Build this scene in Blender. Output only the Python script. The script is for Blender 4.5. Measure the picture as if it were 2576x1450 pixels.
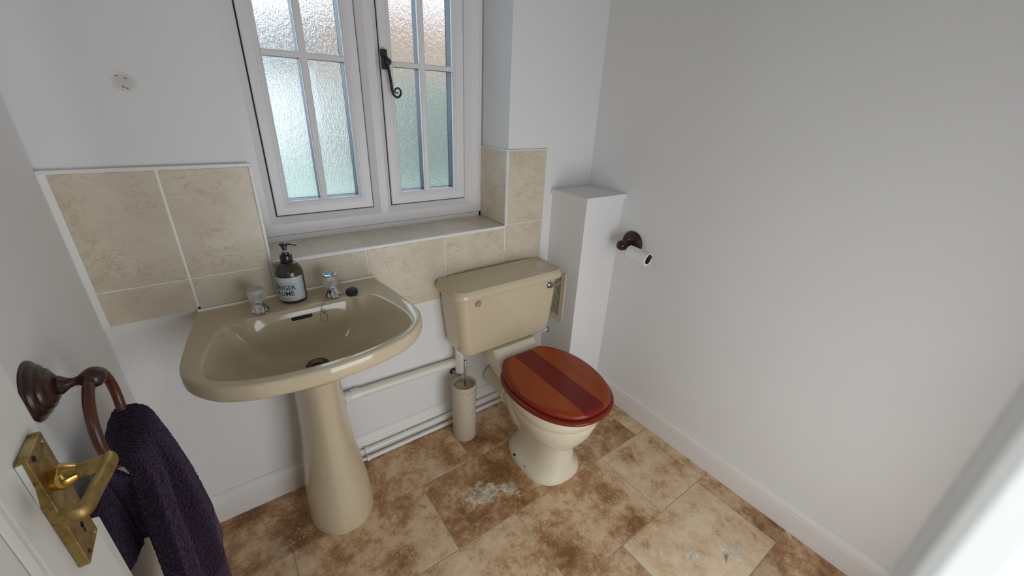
import bpy, bmesh, math, random
from mathutils import Vector, Matrix, noise
random.seed(4)
PI = math.pi
S = bpy.context.scene
COL = S.collection
for _o in list(bpy.data.objects):
    bpy.data.objects.remove(_o, do_unlink=True)

# ------------------------------------------------------------------ camera
cam_d = bpy.data.cameras.new('camera')
cam = bpy.data.objects.new('camera', cam_d)
COL.objects.link(cam)
S.camera = cam
M = ((0.8092233499803182, 0.21301136191358921, -0.5475250948973476),
     (-0.586069197532294, 0.3577146399609677, -0.7270234742162375),
     (0.04099348180484945, 0.9092119643148747, 0.41431043722817595))
CAM = Vector((0.30754534, -1.33174826, 1.36908173))
mw = Matrix(M).to_4x4()
mw.translation = CAM
cam.matrix_world = mw
cam_d.sensor_fit = 'HORIZONTAL'
cam_d.sensor_width = 36.0
cam_d.lens = 36.0 * 1011.9 / 2576
cam_d.clip_start = 0.01
cam_d.dof.use_dof = True
cam_d.dof.focus_distance = 1.25
cam_d.dof.aperture_fstop = cam_d.lens / 1000.0 / 0.0016

# ------------------------------------------------------------------ world, lights, exposure
S.view_settings.view_transform = 'Standard'
S.view_settings.look = 'None'
S.view_settings.exposure = 0.0
S.view_settings.gamma = 1.0
S.view_settings.use_curve_mapping = False
try:
    S.cycles.use_denoising = True
    S.cycles.max_bounces = 10
    S.cycles.diffuse_bounces = 6
    S.cycles.transparent_max_bounces = 12
    S.cycles.caustics_reflective = False
    S.cycles.caustics_refractive = True
    S.cycles.blur_glossy = 0.5
    S.cycles.sample_clamp_indirect = 6.0
except Exception:
    pass
W = bpy.data.worlds.new('world')
S.world = W
W.use_nodes = True
bg = W.node_tree.nodes['Background']
bg.inputs['Color'].default_value = (0.76, 0.85, 1.0, 1)
bg.inputs['Strength'].default_value = 3.7

def area(name, loc, direction, sx, sy, power, col, portal=False):
    d = bpy.data.lights.new(name, 'AREA')
    d.shape = 'RECTANGLE'
    d.size = sx
    d.size_y = sy
    d.energy = power
    d.color = col
    o = bpy.data.objects.new(name, d)
    COL.objects.link(o)
    o.location = loc
    o.rotation_euler = Vector(direction).to_track_quat('-Z', 'Y').to_euler()
    if portal:
        try:
            d.cycles.is_portal = True
        except Exception:
            pass
    return o
area('window_portal', (0.83, 0.34, 1.47), (0, -1, 0), 0.9, 1.15, 1.0, (1, 1, 1), True)
# daylight of the hall, coming in through the doorway behind the viewer
area('hall_daylight', (0.98, -2.05, 0.60), (-0.05, 1, -0.02), 0.95, 1.15, 15.5, (0.895, 0.95, 1.0))
area('hall_fill_light', (0.30, -2.15, 2.05), (0.05, 0.6, -0.8), 0.3, 0.3, 0.15, (1.0, 0.98, 0.95))  # added fill high behind the viewer, brightens door lining and door face
# unseen fill added overhead to lift the room against the bright window
area('room_fill_light', (0.95, -0.95, 2.30), (0, 0, -1), 0.5, 0.5, 0.05, (1.0, 0.95, 0.88))
# fill added behind the viewer, only to brighten the near door lining
area('lining_fill_light', (0.03, -1.60, 1.40), (1, 0.75, -0.1), 0.16, 0.30, 2.6, (0.95, 0.99, 1.0))

# ------------------------------------------------------------------ helpers
def link(name, me, mats, parent=None, smooth=False):
    o = bpy.data.objects.new(name, me)
    COL.objects.link(o)
    if not isinstance(mats, (list, tuple)):
        mats = [mats]
    for m in mats:
        me.materials.append(m)
    if smooth:
        for p in me.polygons:
            p.use_smooth = True
    if parent is not None:
        o.parent = parent
        o.matrix_parent_inverse = Matrix.Identity(4)
        o.location = -parent.location if parent.parent is None else Vector((0, 0, 0))
        if parent.parent is not None or parent.type == 'MESH':
            # grandchildren and children of origin-placed meshes share the parent's frame
            o.location = Vector((0, 0, 0)) if parent.parent is not None else -parent.location
    return o

def bmobj(name, bm, mats, parent=None, smooth=False, bevel=0.0, seg=2, subsurf=0, angle=35):
    bmesh.ops.recalc_face_normals(bm, faces=bm.faces)
    me = bpy.data.meshes.new(name)
    bm.to_mesh(me)
    bm.free()
    o = link(name, me, mats, parent, smooth)
    if bevel > 0:
        m = o.modifiers.new('bevel', 'BEVEL')
        m.width = bevel
        m.segments = seg
        m.limit_method = 'ANGLE'
        m.angle_limit = math.radians(30)
        for p in me.polygons:
            p.use_smooth = True
        m.harden_normals = True
    if smooth and not bevel and not subsurf and len(me.polygons) < 60000:
        m = o.modifiers.new('edges', 'EDGE_SPLIT')
        m.split_angle = math.radians(48)
    if subsurf:
        m = o.modifiers.new('sub', 'SUBSURF')
        m.levels = subsurf
        m.render_levels = subsurf
    return o

def thing(name, loc, label, cat, group=None, kind=None):
    o = bpy.data.objects.new(name, None)
    COL.objects.link(o)
    o.location = loc
    o.empty_display_size = 0.05
    tag(o, label, cat, group, kind)
    return o

def tag(o, label=None, cat=None, group=None, kind=None):
    if label: o['label'] = label
    if cat: o['category'] = cat
    if group: o['group'] = group
    if kind: o['kind'] = kind
    return o

def box(bm, x0, x1, y0, y1, z0, z1, mi=0):
    v = [bm.verts.new(p) for p in ((x0, y0, z0), (x1, y0, z0), (x1, y1, z0), (x0, y1, z0),
                                   (x0, y0, z1), (x1, y0, z1), (x1, y1, z1), (x0, y1, z1))]
    for f in ((0, 3, 2, 1), (4, 5, 6, 7), (0, 1, 5, 4), (1, 2, 6, 5), (2, 3, 7, 6), (3, 0, 4, 7)):
        fc = bm.faces.new([v[i] for i in f])
        fc.material_index = mi
    return v

def loft(bm, rings, cap0=True, cap1=True, closed=True, mi=0):
    vr = [[bm.verts.new(p) for p in r] for r in rings]
    n = len(rings[0])
    for a, b in zip(vr[:-1], vr[1:]):
        for i in range(n if closed else n - 1):
            j = (i + 1) % n
            f = bm.faces.new((a[i], a[j], b[j], b[i]))
            f.material_index = mi
    if cap0: bm.faces.new(list(reversed(vr[0]))).material_index = mi
    if cap1: bm.faces.new(vr[-1]).material_index = mi
    return vr

def frame_axes(d):
    d = Vector(d).normalized()
    up = Vector((0, 0, 1)) if abs(d.z) < 0.95 else Vector((0, 1, 0))
    a = d.cross(up).normalized()
    b = a.cross(d).normalized()
    return a, b

def tube(bm, pts, radii, n=16, cap=True, mi=0, squash=None):
    pts = [Vector(p) for p in pts]
    if not isinstance(radii, (list, tuple)):
        radii = [radii] * len(pts)
    rings = []
    a = None
    for i, p in enumerate(pts):
        t = (pts[min(i + 1, len(pts) - 1)] - pts[max(i - 1, 0)]).normalized()
        if a is None:
            a, b = frame_axes(t)
        else:
            a = (a - t * a.dot(t)).normalized()
            b = a.cross(t).normalized()
        r = radii[i]
        sq = squash[i] if squash else 1.0
        rings.append([p + a * r * math.cos(2 * PI * k / n) + b * r * sq * math.sin(2 * PI * k / n) for k in range(n)])
    loft(bm, rings, cap, cap, mi=mi)

def lathe(bm, prof, origin=(0, 0, 0), axis=(0, 0, 1), n=40, mi=0, cap=True):
    """prof: list of (radius, height along axis)"""
    ax = Vector(axis).normalized()
    a, b = frame_axes(ax)
    O = Vector(origin)
    rings = [[O + ax * h + (a * math.cos(2 * PI * k / n) + b * math.sin(2 * PI * k / n)) * max(r, 1e-5) for k in range(n)] for r, h in prof]
    loft(bm, rings, cap, cap, mi=mi)

def cr(pts, n, closed=False):
    """Catmull-Rom resample"""
    P = [Vector(p) for p in pts]
    out = []
    m = len(P)
    segs = m if closed else m - 1
    for i in range(segs):
        if closed:
            p0, p1, p2, p3 = P[(i - 1) % m], P[i], P[(i + 1) % m], P[(i + 2) % m]
        else:
            p1, p2 = P[i], P[i + 1]
            p0 = P[i - 1] if i > 0 else p1 * 2 - p2
            p3 = P[i + 2] if i + 2 < m else p2 * 2 - p1
        for k in range(n):
            t = k / n
            out.append(0.5 * ((2 * p1) + (p2 - p0) * t + (2 * p0 - 5 * p1 + 4 * p2 - p3) * t * t + (3 * p1 - p0 - 3 * p2 + p3) * t ** 3))
    if not closed:
        out.append(P[-1].copy())
    return out

def lerp(a, b, t): return a + (b - a) * t

def rect_loft(bm, x0, x1, z0, z1, prof, mi=0):
    """mitred frame in the xz-plane: prof is a list of (inset, y)"""
    rings = []
    for ins, y in prof:
        rings.append([Vector((x0 + ins, y, z0 + ins)), Vector((x1 - ins, y, z0 + ins)),
                      Vector((x1 - ins, y, z1 - ins)), Vector((x0 + ins, y, z1 - ins))])
    loft(bm, rings, False, False, mi=mi)

def extrude_prof(bm, prof, p0, p1, nrm, mi=0):
    """profile (d, z) with d along nrm swept from p0 to p1"""
    nrm = Vector(nrm)
    rings = [[Vector(p) + nrm * d + Vector((0, 0, z)) for d, z in prof] for p in (p0, p1)]
    loft(bm, rings, True, True, mi=mi)

# ------------------------------------------------------------------ materials
def mat(name, col=(0.8, 0.8, 0.8), rough=0.5, metal=0.0, spec=0.5, coat=0.0, sheen=0.0):
    m = bpy.data.materials.new(name)
    m.use_nodes = True
    nt = m.node_tree
    p = nt.nodes['Principled BSDF']
    p.inputs['Base Color'].default_value = (*col, 1)
    p.inputs['Roughness'].default_value = rough
    p.inputs['Metallic'].default_value = metal
    p.inputs['Specular IOR Level'].default_value = spec
    p.inputs['Coat Weight'].default_value = coat
    p.inputs['Sheen Weight'].default_value = sheen
    return m, nt, p

def N(nt, typ, **kw):
    n = nt.nodes.new(typ)
    for k, v in kw.items():
        if k in n.inputs.keys():
            n.inputs[k].default_value = v
        else:
            setattr(n, k, v)
    return n

def coords(nt, scale=(1, 1, 1)):
    t = nt.nodes.new('ShaderNodeTexCoord')
    mp = nt.nodes.new('ShaderNodeMapping')
    mp.inputs['Scale'].default_value = scale
    nt.links.new(t.outputs['Object'], mp.inputs['Vector'])
    return mp.outputs['Vector']

def ramp(nt, fac, stops):
    r = nt.nodes.new('ShaderNodeValToRGB')
    e = r.color_ramp.elements
    while len(e) < len(stops):
        e.new(0.5)
    for i, (p, c) in enumerate(stops):
        e[i].position = p
        e[i].color = (*c, 1) if len(c) == 3 else c
    nt.links.new(fac, r.inputs['Fac'])
    return r.outputs['Color']

def math_n(nt, op, a, b=None, clamp=False):
    n = nt.nodes.new('ShaderNodeMath')
    n.operation = op
    n.use_clamp = clamp
    for i, v in enumerate((a, b)):
        if v is None: continue
        if isinstance(v, (int, float)): n.inputs[i].default_value = v
        else: nt.links.new(v, n.inputs[i])
    return n.outputs[0]

def mixc(nt, fac, a, b, blend='MIX'):
    n = nt.nodes.new('ShaderNodeMix')
    n.data_type = 'RGBA'
    n.blend_type = blend
    for idx, v in ((0, fac), (6, a), (7, b)):
        if isinstance(v, (int, float)): n.inputs[idx].default_value = v
        elif isinstance(v, tuple): n.inputs[idx].default_value = (*v, 1)
        else: nt.links.new(v, n.inputs[idx])
    return n.outputs[2]

def bump(nt, p, height, strength=0.2, dist=0.002):
    b = nt.nodes.new('ShaderNodeBump')
    b.inputs['Strength'].default_value = strength
    b.inputs['Distance'].default_value = dist
    nt.links.new(height, b.inputs['Height'])
    nt.links.new(b.outputs['Normal'], p.inputs['Normal'])

def noise_n(nt, vec, scale, detail=4, rough=0.5, dist=0.0):
    n = nt.nodes.new('ShaderNodeTexNoise')
    n.inputs['Scale'].default_value = scale
    n.inputs['Detail'].default_value = detail
    n.inputs['Roughness'].default_value = rough
    n.inputs['Distortion'].default_value = dist
    if vec is not None: nt.links.new(vec, n.inputs['Vector'])
    return n.outputs['Fac']

# wall paint ---------------------------------------------------------------
def wall_paint(name, col, stain=None):
    m, nt, p = mat(name, col, 0.6, spec=0.3)
    v = coords(nt)
    big = noise_n(nt, v, 2.2, 3, 0.5)
    c = mixc(nt, big, tuple(x * 0.975 for x in col), tuple(min(1, x * 1.02) for x in col))
    if stain:
        # raw filler left where a fitting was taken off the wall: grubby patch with plug marks
        geo = nt.nodes.new('ShaderNodeNewGeometry')
        sub = nt.nodes.new('ShaderNodeVectorMath'); sub.operation = 'SUBTRACT'
        nt.links.new(geo.outputs['Position'], sub.inputs[0]); sub.inputs[1].default_value = stain
        ln = nt.nodes.new('ShaderNodeVectorMath'); ln.operation = 'LENGTH'
        nt.links.new(sub.outputs[0], ln.inputs[0])
        wob = noise_n(nt, v, 60, 4, 0.6)
        d = math_n(nt, 'ADD', ln.outputs['Value'], math_n(nt, 'MULTIPLY', math_n(nt, 'SUBTRACT', wob, 0.5), 0.022))
        mk = math_n(nt, 'SUBTRACT', 1.0, math_n(nt, 'DIVIDE', math_n(nt, 'SUBTRACT', d, 0.012), 0.012), True)
        mk = math_n(nt, 'MULTIPLY', mk, 0.6, True)
        c = mixc(nt, mk, c, (0.56, 0.50, 0.45))
    nt.links.new(c, p.inputs['Base Color'])
    fine = noise_n(nt, v, 260, 3, 0.6)
    bump(nt, p, fine, 0.12, 0.0008)
    return m
M_wall = wall_paint('wall_paint', (0.79, 0.785, 0.785))
M_wallb = wall_paint('wall_paint_back', (0.785, 0.78, 0.78), (0.195, 0.008, 1.380))
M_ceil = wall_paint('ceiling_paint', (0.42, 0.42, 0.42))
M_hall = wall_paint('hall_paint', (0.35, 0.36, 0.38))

def gloss_white(name, col=(0.83, 0.825, 0.81), rough=0.3):
    m, nt, p = mat(name, col, rough, spec=0.5)
    v = coords(nt)
    n = noise_n(nt, v, 40, 3, 0.6)
    bump(nt, p, n, 0.08, 0.0008)
    return m
M_skirt = gloss_white('skirting_gloss', (0.80, 0.775, 0.755), 0.32)
M_door = gloss_white('door_gloss', (0.84, 0.84, 0.80), 0.28)
M_upvc = gloss_white('white_plastic_frame', (0.80, 0.775, 0.785), 0.38)
M_pipe = gloss_white('painted_pipe', (0.78, 0.745, 0.67), 0.35)
M_pipew = gloss_white('white_plastic_pipe', (0.80, 0.78, 0.745), 0.3)
M_grout = mat('white_grout', (0.86, 0.85, 0.82), 0.6)[0]

# wall tile ----------------------------------------------------------------
def tile_mat():
    m, nt, p = mat('beige_wall_tile', (0.7, 0.58, 0.42), 0.28, spec=0.45)
    v = coords(nt)
    vs = coords(nt, (1, 1, 1.7))
    vein = noise_n(nt, vs, 15, 7, 0.62, 1.3)
    band = math_n(nt, 'ABSOLUTE', math_n(nt, 'SUBTRACT', vein, 0.5))
    line = math_n(nt, 'SUBTRACT', 1.0, math_n(nt, 'MULTIPLY', band, 26.0), True)
    msk = math_n(nt, 'MULTIPLY', math_n(nt, 'SUBTRACT', noise_n(nt, v, 9, 3, 0.5), 0.42), 5.0, True)
    cloud = noise_n(nt, v, 7, 5, 0.6, 0.4)
    base = ramp(nt, cloud, [(0.30, (0.60, 0.515, 0.395)), (0.52, (0.66, 0.585, 0.46)), (0.72, (0.70, 0.635, 0.52))])
    c = mixc(nt, math_n(nt, 'MULTIPLY', math_n(nt, 'MULTIPLY', line, msk), 0.75), base, (0.52, 0.365, 0.235))
    blot = math_n(nt, 'MULTIPLY', math_n(nt, 'SUBTRACT', noise_n(nt, vs, 22, 5, 0.65, 0.8), 0.56), 5.0, True)
    c = mixc(nt, math_n(nt, 'MULTIPLY', blot, 0.50), c, (0.56, 0.41, 0.28))
    nt.links.new(c, p.inputs['Base Color'])
    bump(nt, p, cloud, 0.05, 0.002)
    return m
M_tile = tile_mat()

# travertine ---------------------------------------------------------------
def travertine():
    m, nt, p = mat('travertine', (0.5, 0.35, 0.2), 0.36, spec=0.4)
    at = nt.nodes.new('ShaderNodeAttribute'); at.attribute_name = 'tile'
    sep = nt.nodes.new('ShaderNodeSeparateColor')
    nt.links.new(at.outputs['Color'], sep.inputs[0])
    tone, seed, patch = sep.outputs[0], sep.outputs[1], sep.outputs[2]
    geo = nt.nodes.new('ShaderNodeNewGeometry')
    comb = nt.nodes.new('ShaderNodeCombineXYZ')
    nt.links.new(math_n(nt, 'MULTIPLY', seed, 37.0), comb.inputs[0])
    nt.links.new(math_n(nt, 'MULTIPLY', seed, 11.0), comb.inputs[2])
    add = nt.nodes.new('ShaderNodeVectorMath'); add.operation = 'ADD'
    nt.links.new(geo.outputs['Position'], add.inputs[0]); nt.links.new(comb.outputs[0], add.inputs[1])
    V = add.outputs[0]
    n1 = noise_n(nt, V, 7.5, 15, 0.72, 0.12)
    n2 = noise_n(nt, V, 48, 8, 0.8, 0.1)
    n3 = noise_n(nt, V, 2.6, 3, 0.5, 0.2)
    s = math_n(nt, 'ADD', math_n(nt, 'MULTIPLY', n1, 2.3), math_n(nt, 'MULTIPLY', n2, 0.85))
    s = math_n(nt, 'ADD', s, math_n(nt, 'MULTIPLY', n3, 0.5))
    s = math_n(nt, 'SUBTRACT', s, math_n(nt, 'MULTIPLY', tone, 0.56))
    s = math_n(nt, 'SUBTRACT', s, 1.03)
    c = ramp(nt, s, [(0.08, (0.23, 0.110, 0.043)), (0.32, (0.41, 0.225, 0.105)), (0.50, (0.56, 0.360, 0.195)),
                     (0.60, (0.67, 0.475, 0.290)), (0.92, (0.80, 0.63, 0.43))])
    # crisp-edged paler clouds
    n5 = noise_n(nt, V, 4.6, 14, 0.70, 0.25)
    cm = math_n(nt, 'MULTIPLY', math_n(nt, 'SUBTRACT', n5, 0.575), 16.0, True)
    c = mixc(nt, math_n(nt, 'MULTIPLY', cm, 0.50), c, (0.70, 0.54, 0.37))
    # shelly white and grey inclusions
    n4 = noise_n(nt, V, 9.0, 12, 0.75, 0.5)
    th = math_n(nt, 'SUBTRACT', 0.775, math_n(nt, 'MULTIPLY', patch, 0.13))
    for (bx_, by_, rad_, amt_) in ((0.865, -0.437, 0.095, 0.25), (0.955, -0.462, 0.095, 0.24), (0.905, -0.375, 0.07, 0.16), (0.2935, -0.140, 0.035, 0.20), (1.355, -1.022, 0.055, 0.34),
                                   (1.345, -0.93, 0.035, 0.16), (1.50, -1.08, 0.11, 0.25), (1.36, -0.70, 0.09, 0.15), (1.70, -1.156, 0.06, 0.20), (1.160, -0.10, 0.03, 0.15), (1.56, -0.98, 0.07, .21)):
        sb = nt.nodes.new('ShaderNodeVectorMath'); sb.operation = 'DISTANCE'
        nt.links.new(geo.outputs['Position'], sb.inputs[0]); sb.inputs[1].default_value = (bx_, by_, 0)
        q = math_n(nt, 'SUBTRACT', 1.0, math_n(nt, 'DIVIDE', sb.outputs['Value'], rad_), True)
        th = math_n(nt, 'SUBTRACT', th, math_n(nt, 'MULTIPLY', math_n(nt, 'POWER', q, 0.6), amt_))
    mk = math_n(nt, 'MULTIPLY', math_n(nt, 'SUBTRACT', n4, th), 30.0, True)
    wc = ramp(nt, noise_n(nt, V, 26, 9, 0.75, 0.3), [(0.38, (0.24, 0.19, 0.13)), (0.50, (0.62, 0.53, 0.41)), (0.62, (0.84, 0.75, 0.60))])
    mk = math_n(nt, 'MULTIPLY', mk, math_n(nt, 'MULTIPLY', math_n(nt, 'SUBTRACT', noise_n(nt, V, 20, 8, 0.7), 0.40), 11.0, True))
    c = mixc(nt, mk, c, wc)
    # pale filled pits
    vo = nt.nodes.new('ShaderNodeTexVoronoi'); vo.inputs['Scale'].default_value = 85
    nt.links.new(V, vo.inputs['Vector'])
    pit = math_n(nt, 'MULTIPLY', math_n(nt, 'SUBTRACT', 0.27, vo.outputs['Distance']), 16.0, True)
    pm = math_n(nt, 'MULTIPLY', math_n(nt, 'SUBTRACT', noise_n(nt, V, 11, 5, 0.75), 0.50), 9.0, True)
    pf = math_n(nt, 'MULTIPLY', math_n(nt, 'MULTIPLY', pit, pm), 0.75)
    c = mixc(nt, pf, c, (0.70, 0.57, 0.41))
    vd = nt.nodes.new('ShaderNodeTexVoronoi'); vd.inputs['Scale'].default_value = 30
    nt.links.new(V, vd.inputs['Vector'])
    dk = math_n(nt, 'MULTIPLY', math_n(nt, 'SUBTRACT', 0.07, vd.outputs['Distance']), 40.0, True)
    c = mixc(nt, math_n(nt, 'MULTIPLY', dk, 0.5), c, (0.10, 0.06, 0.04))
    nt.links.new(c, p.inputs['Base Color'])
    bump(nt, p, math_n(nt, 'ADD', n2, mk), 0.18, 0.0015)
    return m
M_trav = travertine()
M_fgrout = mat('floor_grout', (0.46, 0.40, 0.33), 0.8)[0]

def ceramic(name, col):
    m, nt, p = mat(name, col, 0.09, spec=0.65)
    v = coords(nt)
    n = noise_n(nt, v, 9, 3, 0.5)
    c = mixc(nt, n, tuple(x * 0.97 for x in col), tuple(min(1, x * 1.02) for x in col))
    nt.links.new(c, p.inputs['Base Color'])
    return m
M_cer = ceramic('cream_ceramic', (0.60, 0.50, 0.345))
M_pan = ceramic('pale_cream_ceramic', (0.70, 0.635, 0.50))
M_ivory = mat('ivory_plastic', (0.68, 0.62, 0.43), 0.35)[0]
M_dark = mat('black_void', (0.012, 0.010, 0.008), 0.7)[0]
M_chrome = mat('chrome', (0.72, 0.72, 0.73), 0.09, 1.0)[0]
M_steel = mat('brushed_steel', (0.42, 0.41, 0.40), 0.25, 1.0)[0]
M_black = mat('black_iron', (0.010, 0.010, 0.011), 0.45)[0]
M_blackp = mat('black_plastic', (0.010, 0.010, 0.014), 0.22, spec=0.6)[0]
M_rubber = mat('black_rubber', (0.012, 0.011, 0.011), 0.5)[0]
M_stem = mat('pink_plastic', (0.48, 0.33, 0.36), 0.4)[0]
M_blue = mat('blue_cap', (0.22, 0.36, 0.62), 0.12)[0]

def clear_acrylic():
    m, nt, p = mat('clear_acrylic', (0.93, 0.92, 0.88), 0.05)
    p.inputs['Transmission Weight'].default_value = 0.75
    p.inputs['IOR'].default_value = 1.49
    return m
M_acr = clear_acrylic()

def bottle_mat():
    m, nt, p = mat('brown_bottle', (0.045, 0.035, 0.020), 0.14, spec=0.55)
    v = coords(nt)
    c = mixc(nt, noise_n(nt, v, 30, 3), (0.035, 0.027, 0.017), (0.060, 0.048, 0.030))
    nt.links.new(c, p.inputs['Base Color'])
    return m
M_bottle = bottle_mat()
M_label = mat('paper_label', (0.56, 0.60, 0.63), 0.45)[0]
M_ink = mat('black_ink', (0.02, 0.02, 0.025), 0.5)[0]
M_inkg = mat('grey_ink', (0.36, 0.37, 0.38), 0.5)[0]
M_inko = mat('ochre_ink', (0.55, 0.42, 0.25), 0.5)[0]
M_inks = mat('sage_ink', (0.36, 0.43, 0.38), 0.5)[0]

def wood(name, c0, c1, rough, scale, axis=(1, 1, 1), coat=0.0):
    m, nt, p = mat(name, c0, rough, coat=coat)
    v = coords(nt, axis)
    g = noise_n(nt, v, scale, 7, 0.65, 0.6)
    c = ramp(nt, g, [(0.3, c0), (0.7, c1)])
    nt.links.new(c, p.inputs['Base Color'])
    bump(nt, p, g, 0.08, 0.001)
    return m
M_mahog = wood('dark_turned_wood', (0.022, 0.008, 0.006), (0.060, 0.020, 0.012), 0.30, 55, (1, 1, 0.25))
M_ringw = wood('red_brown_wood', (0.050, 0.014, 0.008), (0.115, 0.032, 0.015), 0.30, 60, (1, 1, 0.3))

def seat_mat(name, bands, dark=1.0):
    m, nt, p = mat(name, (0.3, 0.07, 0.02), 0.24, spec=0.28)
    geo = nt.nodes.new('ShaderNodeNewGeometry')
    sep = nt.nodes.new('ShaderNodeSeparateXYZ')
    nt.links.new(geo.outputs['Position'], sep.inputs[0])
    vg = coords(nt, (1, 0.10, 1))
    grain = noise_n(nt, vg, 150, 5, 0.7)
    vc = coords(nt, (1, 0.5, 1))
    cl = noise_n(nt, vc, 9, 5, 0.6, 0.5)
    a = mixc(nt, cl, (0.30, 0.036, 0.009), (0.56, 0.125, 0.016))
    if bands:
        d = mixc(nt, cl, (0.15, 0.010, 0.005), (0.29, 0.022, 0.007))
        x = sep.outputs[0]
        mk = math_n(nt, 'MULTIPLY', math_n(nt, 'GREATER_THAN', x, 1.165), math_n(nt, 'LESS_THAN', x, 1.258))
        c = mixc(nt, mk, a, d)
        # the red stain is heavier towards the rounded rim
        ex = math_n(nt, 'DIVIDE', math_n(nt, 'SUBTRACT', sep.outputs[0], 1.22), 0.178)
        ey = math_n(nt, 'DIVIDE', math_n(nt, 'ADD', sep.outputs[1], 0.425), 0.232)
        rr = math_n(nt, 'ADD', math_n(nt, 'POWER', math_n(nt, 'ABSOLUTE', ex), 2.2), math_n(nt, 'POWER', math_n(nt, 'ABSOLUTE', ey), 2.2))
        rim = math_n(nt, 'MULTIPLY', math_n(nt, 'SUBTRACT', rr, 0.72), 4.0, True)
        c = mixc(nt, math_n(nt, 'MULTIPLY', rim, 0.85), c, (0.20, 0.010, 0.009))
    else:
        c = mixc(nt, 0.80, a, (0.17, 0.010, 0.009))
    c = mixc(nt, math_n(nt, 'MULTIPLY', grain, 0.35), c, (0.05, 0.008, 0.005))
    nt.links.new(c, p.inputs['Base Color'])
    return m
M_lid = seat_mat('red_wood_lid', True)
M_seat = seat_mat('red_wood_seat', False)

def brass():
    m, nt, p = mat('worn_brass', (0.5, 0.36, 0.13), 0.38, 1.0)
    v = coords(nt)
    n = noise_n(nt, v, 55, 7, 0.68, 0.4)
    c = ramp(nt, n, [(0.32, (0.16, 0.105, 0.035)), (0.46, (0.34, 0.235, 0.085)), (0.75, (0.50, 0.37, 0.15))])
    vo = nt.nodes.new('ShaderNodeTexVoronoi'); vo.inputs['Scale'].default_value = 170
    vo.feature = 'DISTANCE_TO_EDGE'
    nt.links.new(v, vo.inputs['Vector'])
    crk = math_n(nt, 'SUBTRACT', 1.0, math_n(nt, 'MULTIPLY', vo.outputs['Distance'], 14.0), True)
    ms = math_n(nt, 'MULTIPLY', math_n(nt, 'SUBTRACT', noise_n(nt, v, 38, 3, 0.6), 0.55), 9.0, True)
    c = mixc(nt, math_n(nt, 'MULTIPLY', crk, ms), c, (0.05, 0.03, 0.012))
    nt.links.new(c, p.inputs['Base Color'])
    r = ramp(nt, n, [(0.35, (0.55, 0.55, 0.55)), (0.7, (0.30, 0.30, 0.30))])
    nt.links.new(r, p.inputs['Roughness'])
    bump(nt, p, n, 0.15, 0.0006)
    return m
M_brass = brass()
M_brassp = mat('polished_brass', (0.62, 0.40, 0.12), 0.14, 1.0)[0]

def towel_mat(name, c0, c1, band=False):
    m, nt, p = mat(name, c0, 0.95, spec=0.1, sheen=0.3)
    p.inputs['Sheen Roughness'].default_value = 0.45
    p.inputs['Sheen Tint'].default_value = (0.55, 0.42, 0.65, 1)
    v = coords(nt)
    if band:
        n = noise_n(nt, coords(nt, (1, 1, 3)), 420, 2, 0.5)
    else:
        vo = nt.nodes.new('ShaderNodeTexVoronoi'); vo.inputs['Scale'].default_value = 420
        nt.links.new(v, vo.inputs['Vector'])
        n = math_n(nt, 'SUBTRACT', 1.0, vo.outputs['Distance'])
    f = noise_n(nt, v, 170, 4, 0.7)
    c = mixc(nt, math_n(nt, 'MULTIPLY', n, f), c0, c1)
    nt.links.new(c, p.inputs['Base Color'])
    bump(nt, p, math_n(nt, 'ADD', n, f), 0.8 if not band else 0.3, 0.002)
    return m
M_towel = towel_mat('purple_terry', (0.005, 0.003, 0.006), (0.070, 0.040, 0.078))
M_band = towel_mat('purple_woven_band', (0.035, 0.020, 0.040), (0.075, 0.045, 0.080), True)

def stone():
    m, nt, p = mat('speckled_stone', (0.6, 0.53, 0.43), 0.6)
    v = coords(nt)
    c = ramp(nt, noise_n(nt, v, 160, 5, 0.75), [(0.35, (0.42, 0.345, 0.26)), (0.6, (0.58, 0.50, 0.405))])
    nt.links.new(c, p.inputs['Base Color'])
    return m
M_stone = stone()
M_paper = mat('toilet_paper', (0.84, 0.83, 0.81), 0.85)[0]
M_card = mat('cardboard_core', (0.075, 0.06, 0.055), 0.8)[0]

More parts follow.
